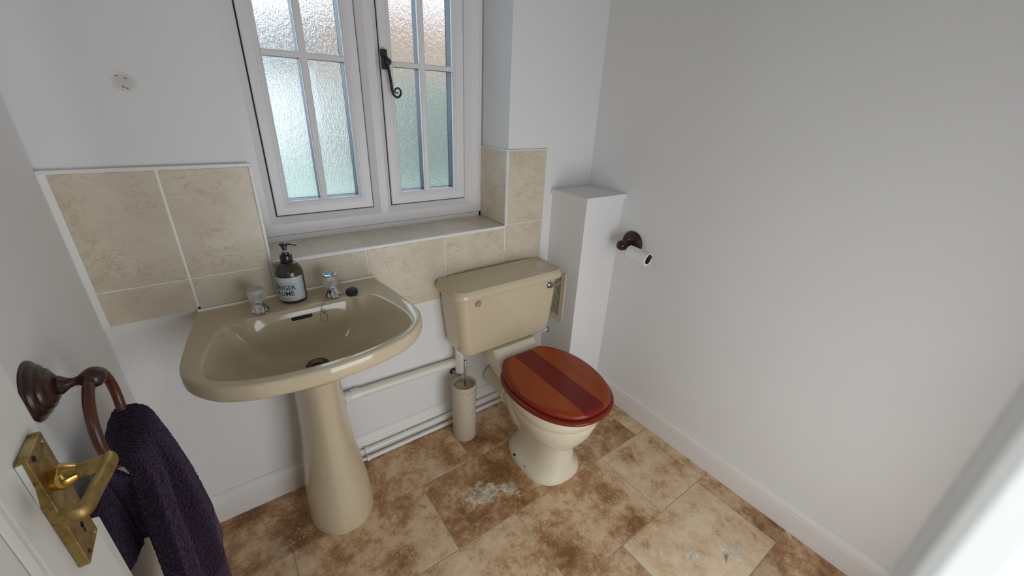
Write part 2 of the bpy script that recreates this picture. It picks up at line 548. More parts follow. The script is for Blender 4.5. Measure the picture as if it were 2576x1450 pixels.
def glass_mat():
    m = bpy.data.materials.new('obscure_glass')
    m.use_nodes = True
    nt = m.node_tree
    nt.nodes.clear()
    out = nt.nodes.new('ShaderNodeOutputMaterial')
    g = nt.nodes.new('ShaderNodeBsdfRefraction')
    g.inputs['Roughness'].default_value = 0.22
    g.inputs['IOR'].default_value = 1.35
    g.inputs['Color'].default_value = (0.93, 0.97, 0.96, 1)
    tr = nt.nodes.new('ShaderNodeBsdfTransparent')
    tr.inputs['Color'].default_value = (0.93, 0.97, 0.96, 1)
    gl = nt.nodes.new('ShaderNodeBsdfGlossy')
    gl.inputs['Roughness'].default_value = 0.15
    v = coords(nt, (1, 1, 0.30))
    n1 = noise_n(nt, v, 230, 3, 0.6, 0.5)
    n2 = noise_n(nt, coords(nt), 110, 2, 0.5, 1.2)
    h = math_n(nt, 'ADD', n1, math_n(nt, 'MULTIPLY', n2, 0.6))
    b = nt.nodes.new('ShaderNodeBump')
    b.inputs['Strength'].default_value = 0.9
    b.inputs['Distance'].default_value = 0.0020
    nt.links.new(h, b.inputs['Height'])
    nt.links.new(b.outputs['Normal'], g.inputs['Normal'])
    nt.links.new(b.outputs['Normal'], gl.inputs['Normal'])
    m1 = nt.nodes.new('ShaderNodeMixShader'); m1.inputs[0].default_value = 0.20
    nt.links.new(g.outputs[0], m1.inputs[1]); nt.links.new(tr.outputs[0], m1.inputs[2])
    m2 = nt.nodes.new('ShaderNodeMixShader'); m2.inputs[0].default_value = 0.05
    nt.links.new(m1.outputs[0], m2.inputs[1]); nt.links.new(gl.outputs[0], m2.inputs[2])
    nt.links.new(m2.outputs[0], out.inputs[0])
    return m
M_glass = glass_mat()
M_spacer = mat('dark_blue_spacer', (0.035, 0.055, 0.10), 0.4)[0]

# ------------------------------------------------------------------ room shell
RX, YF, ZC, YW = 1.744, -1.66, 2.38, 0.008
bm = bmesh.new()
box(bm, -0.15, RX + 0.15, YF - 0.9, 0.0, -0.12, -0.0014)
floor = bmobj('floor', bm, M_fgrout)
floor['kind'] = 'structure'

F = [0.0, 0.2589, 0.5562, 0.8627, 1.1672, 1.4720, 1.7768, 2.0816, 2.56]
rows = [[0.033, 0.491, 0.9484, 1.4055], [0.2646, 0.7179, 1.183, 1.6484], [0.038, 0.4952, 0.9522, 1.4093],
        [0.274, 0.731, 1.1882, 1.6502], [0.035, 0.493, 0.950, 1.407], [0.27, 0.73, 1.185, 1.645], [0.03, 0.49, 0.95, 1.41], [0.27, 0.73, 1.185, 1.645]]
# tone, patch  of each tile (read off the photograph)
spec = {(0, 0): (0.85, .3), (0, 1): (0.88, .45), (0, 2): (0.60, .15), (0, 3): (0.74, .3), (0, 4): (0.45, .3),
        (1, 0): (0.40, .2), (1, 1): (0.50, .10), (1, 2): (0.95, .45), (1, 3): (0.74, .25), (1, 4): (0.35, .4),
        (2, 0): (0.5, .2), (2, 1): (0.40, .2), (2, 2): (0.34, .0), (2, 3): (0.52, .25), (2, 4): (0.20, .0),
        (3, 1): (0.4, .1), (3, 2): (0.70, .05), (3, 3): (0.12, .35), (3, 4): (0.70, .45),
        (4, 2): (0.3, .2), (4, 3): (0.4, .3), (4, 4): (0.78, .55)}
bm = bmesh.new()
lay = bm.verts.layers.float_color.new('tile')
g = 0.0016
for r in range(8):
    y1, y0 = -F[r] - g, -F[r + 1] + g
    cuts = [-0.15] + rows[r] + [RX + 0.05]
    for c in range(len(cuts) - 1):
        x0, x1 = cuts[c] + g, cuts[c + 1] - g
        tone, patch = spec.get((r, c), (random.uniform(.2, .8), random.uniform(0, .5)))
        sd = random.random()
        vs = box(bm, x0, x1, y0, y1, -0.010, 0.0)
        for v in vs: v[lay] = (tone, sd, patch, 1)
tiles = bmobj('floor_tiling', bm, M_trav, floor, bevel=0.0007, seg=1)

# back wall with the window opening
WX0, WX1, WZ0, WZ1 = 0.396, 1.268, 0.895, 2.03
bm = bmesh.new()
box(bm, -0.15, WX0, YW, 0.30, -0.1, ZC)
box(bm, WX1, RX + 0.15, YW, 0.30, -0.1, ZC)
box(bm, WX0, WX1, YW, 0.30, -0.1, WZ0)
box(bm, WX0, WX1, YW, 0.30, WZ1, ZC)
wb = bmobj('wall_back', bm, M_wallb)
wb['kind'] = 'structure'
for nm, b in (('wall_right', (RX, RX + 0.15, YF - 0.9, YW, -0.1, ZC)), ('wall_left', (-0.15, 0.0, YF - 0.9, YW, -0.1, ZC))):
    bm = bmesh.new(); box(bm, *b)
    bmobj(nm, bm, M_wall)['kind'] = 'structure'
bm = bmesh.new(); box(bm, -0.15, RX + 0.15, YF - 0.9, 0.30, ZC, ZC + 0.1)
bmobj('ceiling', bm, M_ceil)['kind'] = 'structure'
bm = bmesh.new()
box(bm, 0.0, 0.06, YF - 0.1, YF, 0, ZC)
box(bm, 1.42, RX, YF - 0.1, YF, 0, ZC)
box(bm, 0.06, 1.42, YF - 0.1, YF, 2.08, ZC)
bmobj('wall_front', bm, M_wall)['kind'] = 'structure'
bm = bmesh.new(); box(bm, -0.15, RX + 0.15, YF - 1.0, YF - 0.9, -0.1, ZC)
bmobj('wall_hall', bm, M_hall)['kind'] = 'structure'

# shallow boxed panels on the left wall (the two upright lines beside the tiles)
bm = bmesh.new()
box(bm, 0.0, 0.004, -0.36, -0.205, 0.0, 2.1)
box(bm, 0.0, 0.008, -0.70, -0.36, 0.0, 2.1)
bmobj('trim_2', bm, M_wall, bevel=0.002)['kind'] = 'structure'

# baseboards
PB = [(0, 0), (0.016, 0), (0.016, 0.080), (0.0145, 0.084), (0.0145, 0.087), (0.0165, 0.090), (0.015, 0.096), (0.009, 0.104), (0.006, 0.108),
      (0.0065, 0.112), (0.0055, 0.116), (0.0, 0.1175)]
def baseboard(name, p0, p1, nrm):
    bm = bmesh.new(); extrude_prof(bm, PB, p0, p1, nrm)
    o = bmobj(name, bm, M_skirt)
    for p in o.data.polygons: p.use_smooth = False
    o['kind'] = 'structure'
baseboard('baseboard_back', (0.0, YW, 0), (1.517, YW, 0), (0, -1, 0))
baseboard('baseboard_right', (RX, -0.205, 0), (RX, YF, 0), (-1, 0, 0))
baseboard('baseboard_left', (0.0, YW, 0), (0.0, YF, 0), (1, 0, 0))

# boxing for the pipes in the right-hand corner
bm = bmesh.new(); box(bm, 1.517, RX, -0.205, YW, 0, 1.018)
bx = bmobj('trim_3', bm, M_wall, bevel=0.0015); bx['kind'] = 'structure'
bm = bmesh.new(); box(bm, 1.505, RX, -0.2165, YW, 1.018, 1.041)
bmobj('boxing_cap', bm, M_wall, bx, bevel=0.002)

# ------------------------------------------------------------------ wall tiling
def wtile(bm, x0, x1, z0, z1):
    gg = 0.0016
    box(bm, x0 + gg, x1 - gg, 0.0, YW + 0.002, z0 + gg, z1 - gg)
bm = bmesh.new()
X1, X2, G2, G3, XV, XE = 0.200, 0.3969, 0.6835, 0.9805, 1.2602, 1.4626
for a in ((0.013, X1 + .0005, 0.896, 1.188), (X1 + .0035, X2 - 0.001, 0.896, 1.188), (0.013, X1 + .0005, 0.800, 0.896), (X1 + .0035, X2 - 0.001, 0.6465, 0.896),
          (X2 + .002, G2, 0.6465, 0.899), (G2, G3, 0.6465, 0.899), (G3, XV, 0.6465, 0.905), (XV + 0.001, XE, 0.6465, 0.9082), (XV + .006, XE, 0.9082, 1.2065)):
    wtile(bm, *a)
bmobj('tile_splashback', bm, M_tile, wb, bevel=0.0012)
bm = bmesh.new()
for a in ((0.004, X2, 0.80, 1.19), (X1, X2, 0.645, 0.81), (X2, XE, 0.645, 0.905), (XV - .001, XE, 0.90, 1.2085)):
    box(bm, a[0], a[1], 0.0018, YW + 0.001, a[2], a[3])
box(bm, 0.0, 0.013, 0.0008, YW, 0.797, 1.19)
bmobj('tile_grout', bm, M_grout, wb)
# white plastic edge strips
bm = bmesh.new()
box(bm, 0.0, 0.402, -0.005, YW + 0.001, 1.1885, 1.1965)
bmobj('tile_edge_strip', bm, M_pipew, wb, bevel=0.001)
bm = bmesh.new()
box(bm, X2 - 0.0015, X2 + 0.0065, -0.002, YW + 0.001, 0.85, 1.188)
box(bm, X2 - 0.0015, X2 + 0.004, -0.0008, YW + 0.001, 0.646, 0.90)
bmobj('tile_edge_strip', bm, M_pipew, wb, bevel=0.0015)
bm = bmesh.new()
box(bm, XV - 0.0015, XV + 0.0065, -0.0015, YW + 0.001, 0.905, 1.2065)
box(bm, XV, XE + 0.001, -0.0012, YW + 0.001, 1.2065, 1.2095)
bmobj('tile_edge_strip', bm, M_pipew, wb, bevel=0.001)
# sill tiles and tiled reveal
bm = bmesh.new()
for a, b in ((X2 + .005, G2), (G2, G3), (G3, XV)):
    box(bm, a + .0015, b - .0015, 0.004, 0.215, WZ0 + 0.001, 0.909)
bmobj('sill_tile', bm, M_tile, wb, bevel=0.001)
bm = bmesh.new()
box(bm, X2 - 0.0005, XV + 0.0, -0.003, 0.006, 0.8985, 0.9095)
box(bm, X2 + .002, XV, 0.004, 0.212, 0.9, 0.9075)
bmobj('sill_edge_strip', bm, M_pipew, wb, bevel=0.0015)
bm = bmesh.new()
box(bm, XV, WX1 + 0.001, 0.003, 0.213, 0.9095, 1.203)
bmobj('reveal_tile', bm, M_tile, wb, bevel=0.0008)
bm = bmesh.new()
box(bm, XV - 0.001, WX1 + 0.001, -0.001, 0.213, 1.203, 1.2075)
bmobj('tile_edge_strip', bm, M_pipew, wb, bevel=0.0008)
# screw holes of a fitting that is gone
bm = bmesh.new()
for dx, dz, a in ((-0.010, 0.012, 0.6), (0.004, 0.008, 0.6), (-0.003, -0.010, 0.7), (0.003, -0.013, 0.7)):
    c = Vector((0.195 + dx, YW - 0.0006, 1.380 + dz))
    tube(bm, [c - Vector((math.cos(a), 0, -math.sin(a))) * 0.0022, c + Vector((math.cos(a), 0, -math.sin(a))) * 0.0022], 0.0008, 6)
bmobj('screw_hole_mark', bm, M_dark, wb)

# ------------------------------------------------------------------ window
win = thing('window_1', (0.83, 0.2, 0.91), None, None, kind='structure')
bm = bmesh.new()
YB = 0.285
rect_loft(bm, 0.3965, 1.2525, 0.927, 2.0315, [(0.0, YB), (0.0, 0.197), (0.040, 0.197), (0.0425, 0.199), (0.0605, 0.214), (0.0625, 0.2175), (0.0625, YB), (0.0, YB)])
box(bm, 0.3965, 1.262, 0.197, YB, 0.9085, 0.928)
box(bm, 1.252, 1.262, 0.197, YB, 0.9085, 2.0315)
# mullion
rings = []
for z in (0.968, 1.985):
    rings.append([Vector((x, y, z)) for x, y in ((0.7915, YB), (0.7915, 0.2175), (0.7935, 0.214), (0.8105, 0.199), (0.813, 0.197), (0.840, 0.197), (0.8425, 0.199), (0.858, 0.214), (0.860, 0.2175), (0.860, YB))])
loft(bm, rings)
# sloping rails where the mullion meets head and sill
bmobj('frame', bm, M_upvc, win)
sashes = ((0.4630, 0.7880, 0.6203), (0.8635, 1.1865, 1.0190))
gapm = mat('dark_gasket', (0.02, 0.02, 0.022), 0.6)[0]
for (a, b, cx) in sashes:
    z0, z1 = 0.9935, 1.965
    bm = bmesh.new()
    rect_loft(bm, a - 0.0045, b + 0.0045, z0 - 0.0045, z1 + 0.0045, [(0.0, 0.2195), (0.0075, 0.2195), (0.0075, 0.28), (0.0, 0.28)])
    gk = bmobj('gasket', bm, gapm, win)
    bm = bmesh.new()
    rect_loft(bm, a, b, z0, z1, [(0.0, 0.230), (0.0, 0.2125), (0.0025, 0.210), (0.026, 0.210), (0.0275, 0.2112), (0.0285, 0.2112), (0.030, 0.210), (0.034, 0.2105),
                                 (0.0355, 0.213), (0.037, 0.213), (0.0385, 0.2125), (0.043, 0.217), (0.0445, 0.221), (0.0445, 0.228)])
    sh = bmobj('sash', bm, M_upvc, win)
    zb = 1.4827
    bm = bmesh.new()
    w = 0.0112
    def barprof(c, h):
        return ((c - h, 0.228), (c - h, 0.2165), (c - h + .003, 0.2135), (c - .003, 0.2125), (c, 0.2135), (c + .003, 0.2125), (c + h - .003, 0.2135), (c + h, 0.2165), (c + h, 0.228))
    loft(bm, [[Vector((x, y, z)) for x, y in barprof(cx, w)] for z in (z0 + 0.043, z1 - 0.043)])
    hh = 0.0082
    hp = ((-hh, 0.228), (-hh, 0.216), (-hh + .003, 0.2137), (hh - .003, 0.2137), (hh, 0.216), (hh, 0.228))
    loft(bm, [[Vector((x, y, zb + d)) for d, y in hp] for x in (a + 0.043, b - 0.043)])
    bmobj('glazing_bar', bm, M_upvc, win)
    # dark spacer between the sheets of glass
    bm = bmesh.new()
    xs = ((a + 0.0445, cx - w), (cx + w, b - 0.0445))
    zs = ((z0 + 0.0445, zb - hh), (zb + hh, z1 - 0.0445))
    for (p, q) in xs:
        for (r, s_) in zs:
            rect_loft(bm, p - 0.004, q + 0.004, r - 0.004, s_ + 0.004, [(0.004, 0.2285), (0.0045, 0.2285), (0.0045, 0.262), (0.0, 0.262)])
    sp = bmobj('spacer', bm, M_spacer, win)
    for (p, q) in xs:
        for (r, s_) in zs:
            bm = bmesh.new()
            box(bm, p - 0.003, q + 0.003, 0.2625, 0.2665, r - 0.003, s_ + 0.003)
            bmobj('pane', bm, M_glass, win)
# outer face of the frame behind the glass
bm = bmesh.new()
for (a, b, cx) in sashes:
    rect_loft(bm, a - 0.004, b + 0.004, 0.990, 1.968, [(0.0, 0.285), (0.0, 0.226), (0.042, 0.226)])
    rect_loft(bm, a - 0.004, b + 0.004, 0.990, 1.968, [(0.0, 0.27), (0.0485, 0.27)])
bmobj('frame_rebate', bm, M_upvc, win)
# monkey-tail casement handle
hb = bmesh.new()
box(hb, 0.8625, 0.8815, 0.192, 0.211, 1.4995, 1.5225)
box(hb, 0.8640, 0.8840, 0.190, 0.211, 1.462, 1.500)
hd = bmobj('casement_handle', hb, M_black, win, bevel=0.003, seg=3)
hb = bmesh.new()
lathe(hb, [(0.0, -0.012), (0.009, -0.011), (0.012, -0.006), (0.0125, 0.0), (0.011, 0.008)], (0.8795, 0.190, 1.486), (0, 1, 0), 20)
bmobj('handle_boss', hb, M_black, hd, smooth=True)
tail = [(0.8765, 1.4911), (0.8785, 1.4677), (0.8822, 1.444), (0.8848, 1.4196), (0.8875, 1.3972), (0.8925, 1.3835), (0.9023, 1.3765), (0.9129, 1.3808),
        (0.9181, 1.3913), (0.9155, 1.4020), (0.9062, 1.4065), (0.8980, 1.4010), (0.8975, 1.3928), (0.9033, 1.3893), (0.9078, 1.3935)]
tp = cr([(x, 0.186, z) for x, z in tail], 6)
rad = [lerp(0.0052, 0.0018, (i / (len(tp) - 1)) ** 1.3) for i in range(len(tp))]
hb = bmesh.new(); tube(hb, tp, rad, 12)
bmobj('handle_tail', hb, M_black, hd, smooth=True)

# ------------------------------------------------------------------ basin
basin = thing('wash_basin', (0.4465, 0, 0), 'wide beige ceramic basin on a flared pedestal, fixed under the window', 'basin')
CX, CYB = 0.4455, -0.25
outer_h = [(0, 0), (.10, 0), (.20, 0), (.2505, -.001), (.257, -.04), (.265, -.09), (.274, -.15), (.283, -.21), (.2895, -.265), (.289, -.305), (.275, -.347), (.238, -.394), (.19, -.424), (.14, -.441), (.075, -.453), (0, -.458)]
inner_h = [(0, -.121), (.07, -.121), (.128, -.122), (.146, -.130), (.157, -.150), (.170, -.146), (.184, -.135), (.203, -.148), (.222, -.190), (.240, -.255), (.2485, -.315), (.243, -.352), (.222, -.378), (.190, -.397), (.15, -.412), (.105, -.423), (.06, -.4295), (0, -.431)]
inner_s = [(0, -.121), (.07, -.122), (.12, -.125), (.155, -.131), (.185, -.145), (.208, -.168), (.226, -.205), (.240, -.255), (.2485, -.315), (.243, -.352), (.222, -.378), (.190, -.397), (.15, -.412), (.105, -.423), (.06, -.4295), (0, -.431)]
def dense(half, n=10, sharp=()):
    pts = [Vector((x, y, 0)) for x, y in half]
    c = cr(pts, n)
    full = c + [Vector((-p.x, p.y, 0)) for p in reversed(c[1:-1])]
    return full
def ray_poly(poly, cx, cy, th):
    d = Vector((math.cos(th), math.sin(th), 0))
    best = None
    m = len(poly)
    for i in range(m):
        p, q = poly[i], poly[(i + 1) % m]
        ex, ey = q.x - p.x, q.y - p.y
        det = d.x * (-ey) - d.y * (-ex)
        if abs(det) < 1e-12: continue
        rx, ry = p.x - cx, p.y - cy
        t = (rx * (-ey) - ry * (-ex)) / det
        u = (d.x * ry - d.y * rx) / det
        if t > 0 and -1e-6 <= u <= 1 + 1e-6:
            if best is None or t > best: best = t
    return best or 0.1
po = dense(outer_h); pi_ = dense(inner_h); ps_ = dense(inner_s)
NT = 220
ths = []
# put angle samples exactly on the two back corners
for k in range(NT): ths.append(2 * PI * k / NT)
for sx in (-1, 1):
    a = math.atan2(0 - CYB, sx * .2505) % (2 * PI)
    i = min(range(NT), key=lambda j: abs(ths[j] - a)); ths[i] = a
O = []; I = []; IS = []
for th in ths:
    ro = ray_poly(po, 0, CYB, th); ri = ray_poly(pi_, 0, CYB, th)
    rs = ray_poly(ps_, 0, CYB, th)
    IS.append(Vector((math.cos(th) * rs, CYB + math.sin(th) * rs, 0)))
    O.append(Vector((math.cos(th) * ro, CYB + math.sin(th) * ro, 0)))
    I.append(Vector((math.cos(th) * ri, CYB + math.sin(th) * ri, 0)))
DR = Vector((0.0, -0.215, 0)); ZD = 0.648
def ringpts(fn): return [fn(i) for i in range(NT)]
rings = []
def deckz(y):  # front of the rim is a little lower
    return 0.7995 - 0.011 * max(0, min(1, (-y - 0.15) / 0.25))
def inset(v, d, c=Vector((0, CYB, 0))):
    r = (v - c); L = r.length
    return c + r * ((L - d) / L)
# from drain outwards
for k in range(0, 15):
    t = k / 14
    def f(i, t=t):
        p = inset(IS[i].lerp(I[i], t ** 18), 0.006)
        d = DR + (p - DR).normalized() * 0.0225
        q = d.lerp(p, t ** 0.9)
        zt = deckz(p.y) - 0.010
        w = max(0.0, min(1.0, (p.y + 0.42) / 0.24)); w = w * w * (3 - 2 * w)
        steep = lerp(2.3, 2.9, w)
        z = ZD + (zt - ZD) * (t ** steep)
        return Vector((CX + q.x, q.y, z))
    rings.append(ringpts(f))
for d, dz in ((0.004, -0.006), (0.0015, -0.0025), (-0.002, -0.0006), (-0.006, 0.0)):
    rings.append(ringpts(lambda i, d=d, dz=dz: Vector((CX + inset(I[i], d).x, inset(I[i], d).y, deckz(I[i].y) + dz))))
def edge(i, ins, dz):
    p = O[i]
    if p.y > -0.004:   # back edge stays straight against the tiles
        q = Vector((p.x * (1 - ins * 1.2), p.y - 0.0, 0))
        return Vector((CX + q.x, min(q.y, -0.0005), deckz(0) + dz))
    q = inset(p, ins)
    return Vector((CX + q.x, min(q.y, -0.0005), deckz(p.y) + dz))
for t in (0.33, 0.66):
    rings.append(ringpts(lambda i, t=t: Vector((CX, 0, 0)) + (inset(I[i], -0.006).lerp(inset(O[i], 0.010), t)) + Vector((0, 0, deckz(O[i].y) + 0.0004 * math.sin(PI * t)))))
for ins, dz in ((0.010, 0.0), (0.0045, -0.0012), (0.0012, -0.0045), (0.0, -0.010), (-0.001, -0.020), (-0.001, -0.032), (0.001, -0.040), (0.006, -0.046), (0.016, -0.050)):
    rings.append(ringpts(lambda i, ins=ins, dz=dz: edge(i, ins, dz)))
for sc, z in ((0.80, 0.729), (0.66, 0.703), (0.54, 0.668), (0.42, 0.632), (0.2, 0.622)):
    def f(i, sc=sc, z=z):
        p = O[i]; c = Vector((0, -0.19, 0)); q = c + (p - c) * sc
        q.y = min(q.y, -0.002) if sc > 0.7 else q.y
        return Vector((CX + q.x, q.y, z))
    rings.append(ringpts(f))
bm = bmesh.new()
loft(bm, rings, False, True)
bmesh.ops.remove_doubles(bm, verts=bm.verts, dist=0.00005)
bowl = bmobj('bowl', bm, M_cer, basin, smooth=True)
# sealant bead along the back edge
bm = bmesh.new()
tube(bm, [(CX - .249, -0.0054, 0.8010), (CX + .251, -0.0054, 0.8010)], 0.0048, 12)
bmobj('sealant_bead', bm, M_grout, basin, smooth=True)
# waste fitting
bm = bmesh.new()
lathe(bm, [(0.0, -0.02), (0.0135, -0.02), (0.0150, -0.004), (0.0165, -0.0005), (0.026, 0.0035), (0.0300, 0.003), (0.0315, 0.001), (0.030, -0.006)], (CX, DR.y, ZD + 0.0015), (0, 0, 1), 36)
dr = bmobj('basin_waste', bm, mat('dull_bronze', (0.20, 0.15, 0.12), 0.3, 0.9)[0], basin, smooth=True)
bm = bmesh.new(); lathe(bm, [(0, 0), (0.0140, 0)], (CX, DR.y, ZD - 0.002), (0, 0, 1), 24, cap=False)
bmobj('waste_hole', bm, M_dark, dr)
# overflow slot: a dark rounded slot let into the back slope
bm = bmesh.new()
sl = []
for k in range(32):
    a = 2 * PI * k / 32
    dx = 0.0225 * (1 if math.cos(a) > 0 else -1) + 0.0062 * math.cos(a)
    sl.append((dx, 0.0062 * math.sin(a)))
c0 = Vector((CX - 0.007, -0.1300, 0.7710)); nrm = Vector((0, -0.86, 0.51)); upv = Vector((0, 0.51, 0.86))
loft(bm, [[c0 + nrm * h + Vector((dx * s, 0, 0)) + upv * dz * s for dx, dz in sl] for h, s in ((-0.012, 1), (0.0015, 1))])
bmobj('overflow_slot', bm, M_dark, basin)

# pedestal
def ped_ring(z, hw, yf, yb, facet):
    pts = []
    hl = [(0, yf), (hw * 0.30, yf + 0.004), (hw * 0.62, yf + 0.028), (hw * 0.90, yf + 0.070), (hw * 1.0, yf + 0.115), (hw * 0.99, lerp(yf + 0.115, yb, 0.5)), (hw * 0.94, yb)]
    P = cr([Vector((x, y, 0)) for x, y in hl], 5)
    full = P + [Vector((-p.x, p.y, 0)) for p in reversed(P[1:])]
    return [Vector((CX + p.x, p.y, z)) for p in full]
secs = [(0.0, .1065, -.292, -.045), (0.012, .1065, -.292, -.045), (0.05, .105, -.288, -.045), (0.12, .0995, -.277, -.046), (0.19, .092, -.264, -.048), (0.27, .082, -.252, -.05), (0.35, .075, -.243, -.05),
        (0.43, .071, -.238, -.05), (0.52, .070, -.240, -.05), (0.57, .073, -.245, -.05), (0.63, .078, -.25, -.05)]
P = []
for s_ in range(len(secs) - 1):
    for k in range(4):
        t = k / 4
        P.append(tuple(lerp(a, b, t) for a, b in zip(secs[s_], secs[s_ + 1])))
P.append(secs[-1])
bm = bmesh.new()
loft(bm, [ped_ring(z, hw, yf, yb, 0) for z, hw, yf, yb in P], True, True)
bmobj('pedestal', bm, M_cer, basin, smooth=True)

# taps
def tap(x, y, blue):
    z = 0.800
    bm = bmesh.new()
    lathe(bm, [(0.0, 0), (0.0225, 0.0), (0.0235, 0.003), (0.0205, 0.008), (0.016, 0.018), (0.0125, 0.025), (0.0125, 0.031), (0, 0.031)], (x, y, z), (0, 0, 1), 32)
    sp = cr([(x, y + 0.004, z + 0.015), (x, y - 0.012, z + 0.017), (x, y - 0.026, z + 0.012), (x, y - 0.036, z + 0.004)], 5)
    tube(bm, sp, [lerp(0.0155, 0.0122, i / (len(sp) - 1)) for i in range(len(sp))], 20)
    body = bmobj('tap', bm, M_chrome, basin, smooth=True)
    bm = bmesh.new()
    n = 96
    rr = []
    for R, h in ((0.012, 0.028), (0.0175, 0.0285), (0.0195, 0.033), (0.0205, 0.045), (0.0212, 0.060), (0.0212, 0.064), (0.0190, 0.0685)):
        rr.append([Vector((x + math.cos(2 * PI * k / n) * (R + 0.0011 * math.cos(16 * 2 * PI * k / n) * (1 if 0.03 < h < 0.066 else 0)),
                           y + math.sin(2 * PI * k / n) * (R + 0.0011 * math.cos(16 * 2 * PI * k / n) * (1 if 0.03 < h < 0.066 else 0)), z + h)) for k in range(n)])
    loft(bm, rr)
    kn = bmobj('tap_knob', bm, M_acr, body, smooth=True)
    bm = bmesh.new()
    lathe(bm, [(0.0, 0.026), (0.0095, 0.026), (0.0095, 0.054), (0.0, 0.054)], (x, y, z), (0, 0, 1), 20)
    bmobj('tap_spindle', bm, M_chrome, body, smooth=True)
    bm = bmesh.new()
    if blue:
        lathe(bm, [(0.0, 0.0690), (0.0205, 0.0690), (0.0215, 0.071), (0.0200, 0.0730), (0.013, 0.0735), (0.0, 0.0745)], (x, y, z), (0, 0, 1), 32)
        cp = bmobj('tap_cap', bm, M_chrome, body, smooth=True)
        bm = bmesh.new()
        lathe(bm, [(0.0, 0.0742), (0.0140, 0.0742), (0.0140, 0.0752), (0.0, 0.0762)], (x, y, z), (0, 0, 1), 32)
        bmobj('tap_cap', bm, M_blue, body, smooth=True)['label'] = 'blue cold-water disc'
    else:
        lathe(bm, [(0.0, 0.0686), (0.0185, 0.0686), (0.0175, 0.0705), (0.010, 0.0700), (0.0, 0.0700)], (x, y, z), (0, 0, 1), 32)
        bmobj('tap_cap', bm, M_acr, body, smooth=True)
    return body
tap(0.341, -0.085, False)
tap(0.5405, -0.085, True)

# plug, chain and boss
bm = bmesh.new()
lathe(bm, [(0, 0), (0.0155, 0.0), (0.0178, 0.003), (0.0185, 0.007), (0.016, 0.0105), (0.008, 0.0125), (0, 0.013)], (0.594, -0.107, 0.8035), (-0.20, -0.42, 0.88), 32)
bmobj('plug', bm, M_rubber, basin, smooth=True)
ch1 = cr([(0.5555, -0.085, 0.815), (0.562, -0.090, 0.806), (0.570, -0.098, 0.8035), (0.578, -0.104, 0.8065)], 8)
ch2 = cr([(0.524, -0.094, 0.806), (0.516, -0.105, 0.8035), (0.507, -0.118, 0.801), (0.499, -0.126, 0.793), (0.492, -0.131, 0.779), (0.487, -0.136, 0.762), (0.4885, -0.140, 0.748), (0.495, -0.142, 0.742), (0.5035, -0.140, 0.745), (0.507, -0.137, 0.755), (0.505, -0.135, 0.765), (0.500, -0.134, 0.770)], 8)
bm = bmesh.new()
def beads(path, r=0.0012, step=0.0028):
    acc = 0; last = path[0]
    pts = [path[0]]
    for p in path[1:]:
        d = (p - last).length
        while acc + d >= step:
            t = (step - acc) / d
            last = last.lerp(p, t); pts.append(last.copy()); d = (p - last).length; acc = 0
        acc += d; last = p
    for p in pts:
        bmesh.ops.create_icosphere(bm, subdivisions=1, radius=r, matrix=Matrix.Translation(p))
    return pts
beads(ch1); beads(ch2)
tube(bm, ch1, 0.0004, 6); tube(bm, ch2, 0.0004, 6)
bmobj('plug_chain', bm, M_steel, basin, smooth=True)
bm = bmesh.new()
lathe(bm, [(0, -0.004), (0.007, -0.003), (0.0075, 0.0), (0.0055, 0.004), (0.003, 0.0075), (0, 0.008)], (0.4995, -0.128, 0.774), (0.0, -0.80, 0.6), 20)
bmobj('chain_boss', bm, M_chrome, basin, smooth=True)

# ------------------------------------------------------------------ soap bottle
BX, BY, BZ, BR = 0.436, -0.056, 0.8001, 0.0372
bot = thing('soap_bottle', (BX, BY, BZ), 'dark brown pump bottle with a pale label, standing on the basin between the taps', 'soap bottle')
bm = bmesh.new()
lathe(bm, [(0, 0), (BR * .86, 0), (BR * .97, 0.003), (BR, 0.008), (BR, 0.086), (BR * .985, 0.093), (BR * .93, 0.101), (BR * .83, 0.109), (BR * .66, 0.1165), (BR * .48, 0.1205), (BR * .40, 0.1215), (BR * .40, 0.13), (0, 0.13)], (BX, BY, BZ), (0, 0, 1), 56)
bmobj('bottle_body', bm, M_bottle, bot, smooth=True)
bm = bmesh.new()
lathe(bm, [(BR * .3, 0.1205), (0.0155, 0.1205), (0.0165, 0.122), (0.0165, 0.143), (0.0155, 0.145), (0.0105, 0.1455), (0.0105, 0.1515), (0.0075, 0.1522), (0.003, 0.1522)], (BX, BY, BZ), (0, 0, 1), 36)
bmobj('bottle_collar', bm, M_blackp, bot, smooth=True)
bm = bmesh.new()
lathe(bm, [(0.0045, 0.150), (0.0045, 0.161)], (BX, BY, BZ), (0, 0, 1), 16)
bmobj('pump_stem', bm, M_stem, bot, smooth=True)
bm = bmesh.new()
lathe(bm, [(0, 0.1585), (0.0058, 0.1585), (0.0062, 0.1675), (0.0088, 0.1685), (0.0088, 0.1735), (0.0125, 0.1745), (0.0130, 0.1765), (0.0100, 0.1790), (0, 0.1798)], (BX, BY, BZ), (0, 0, 1), 28)
nz = Vector((0.86, -0.50, 0)).normalized()
c = Vector((BX, BY, BZ + 0.1768))
pts = cr([c, c + nz * 0.014, c + nz * 0.027 + Vector((0, 0, -0.001)), c + nz * 0.036 + Vector((0, 0, -0.004))], 5)
tube(bm, pts, [lerp(0.0062, 0.0036, i / (len(pts) - 1)) for i in range(len(pts))], 14, squash=[0.45] * len(pts))
bmobj('pump_head', bm, M_blackp, bot, smooth=True)
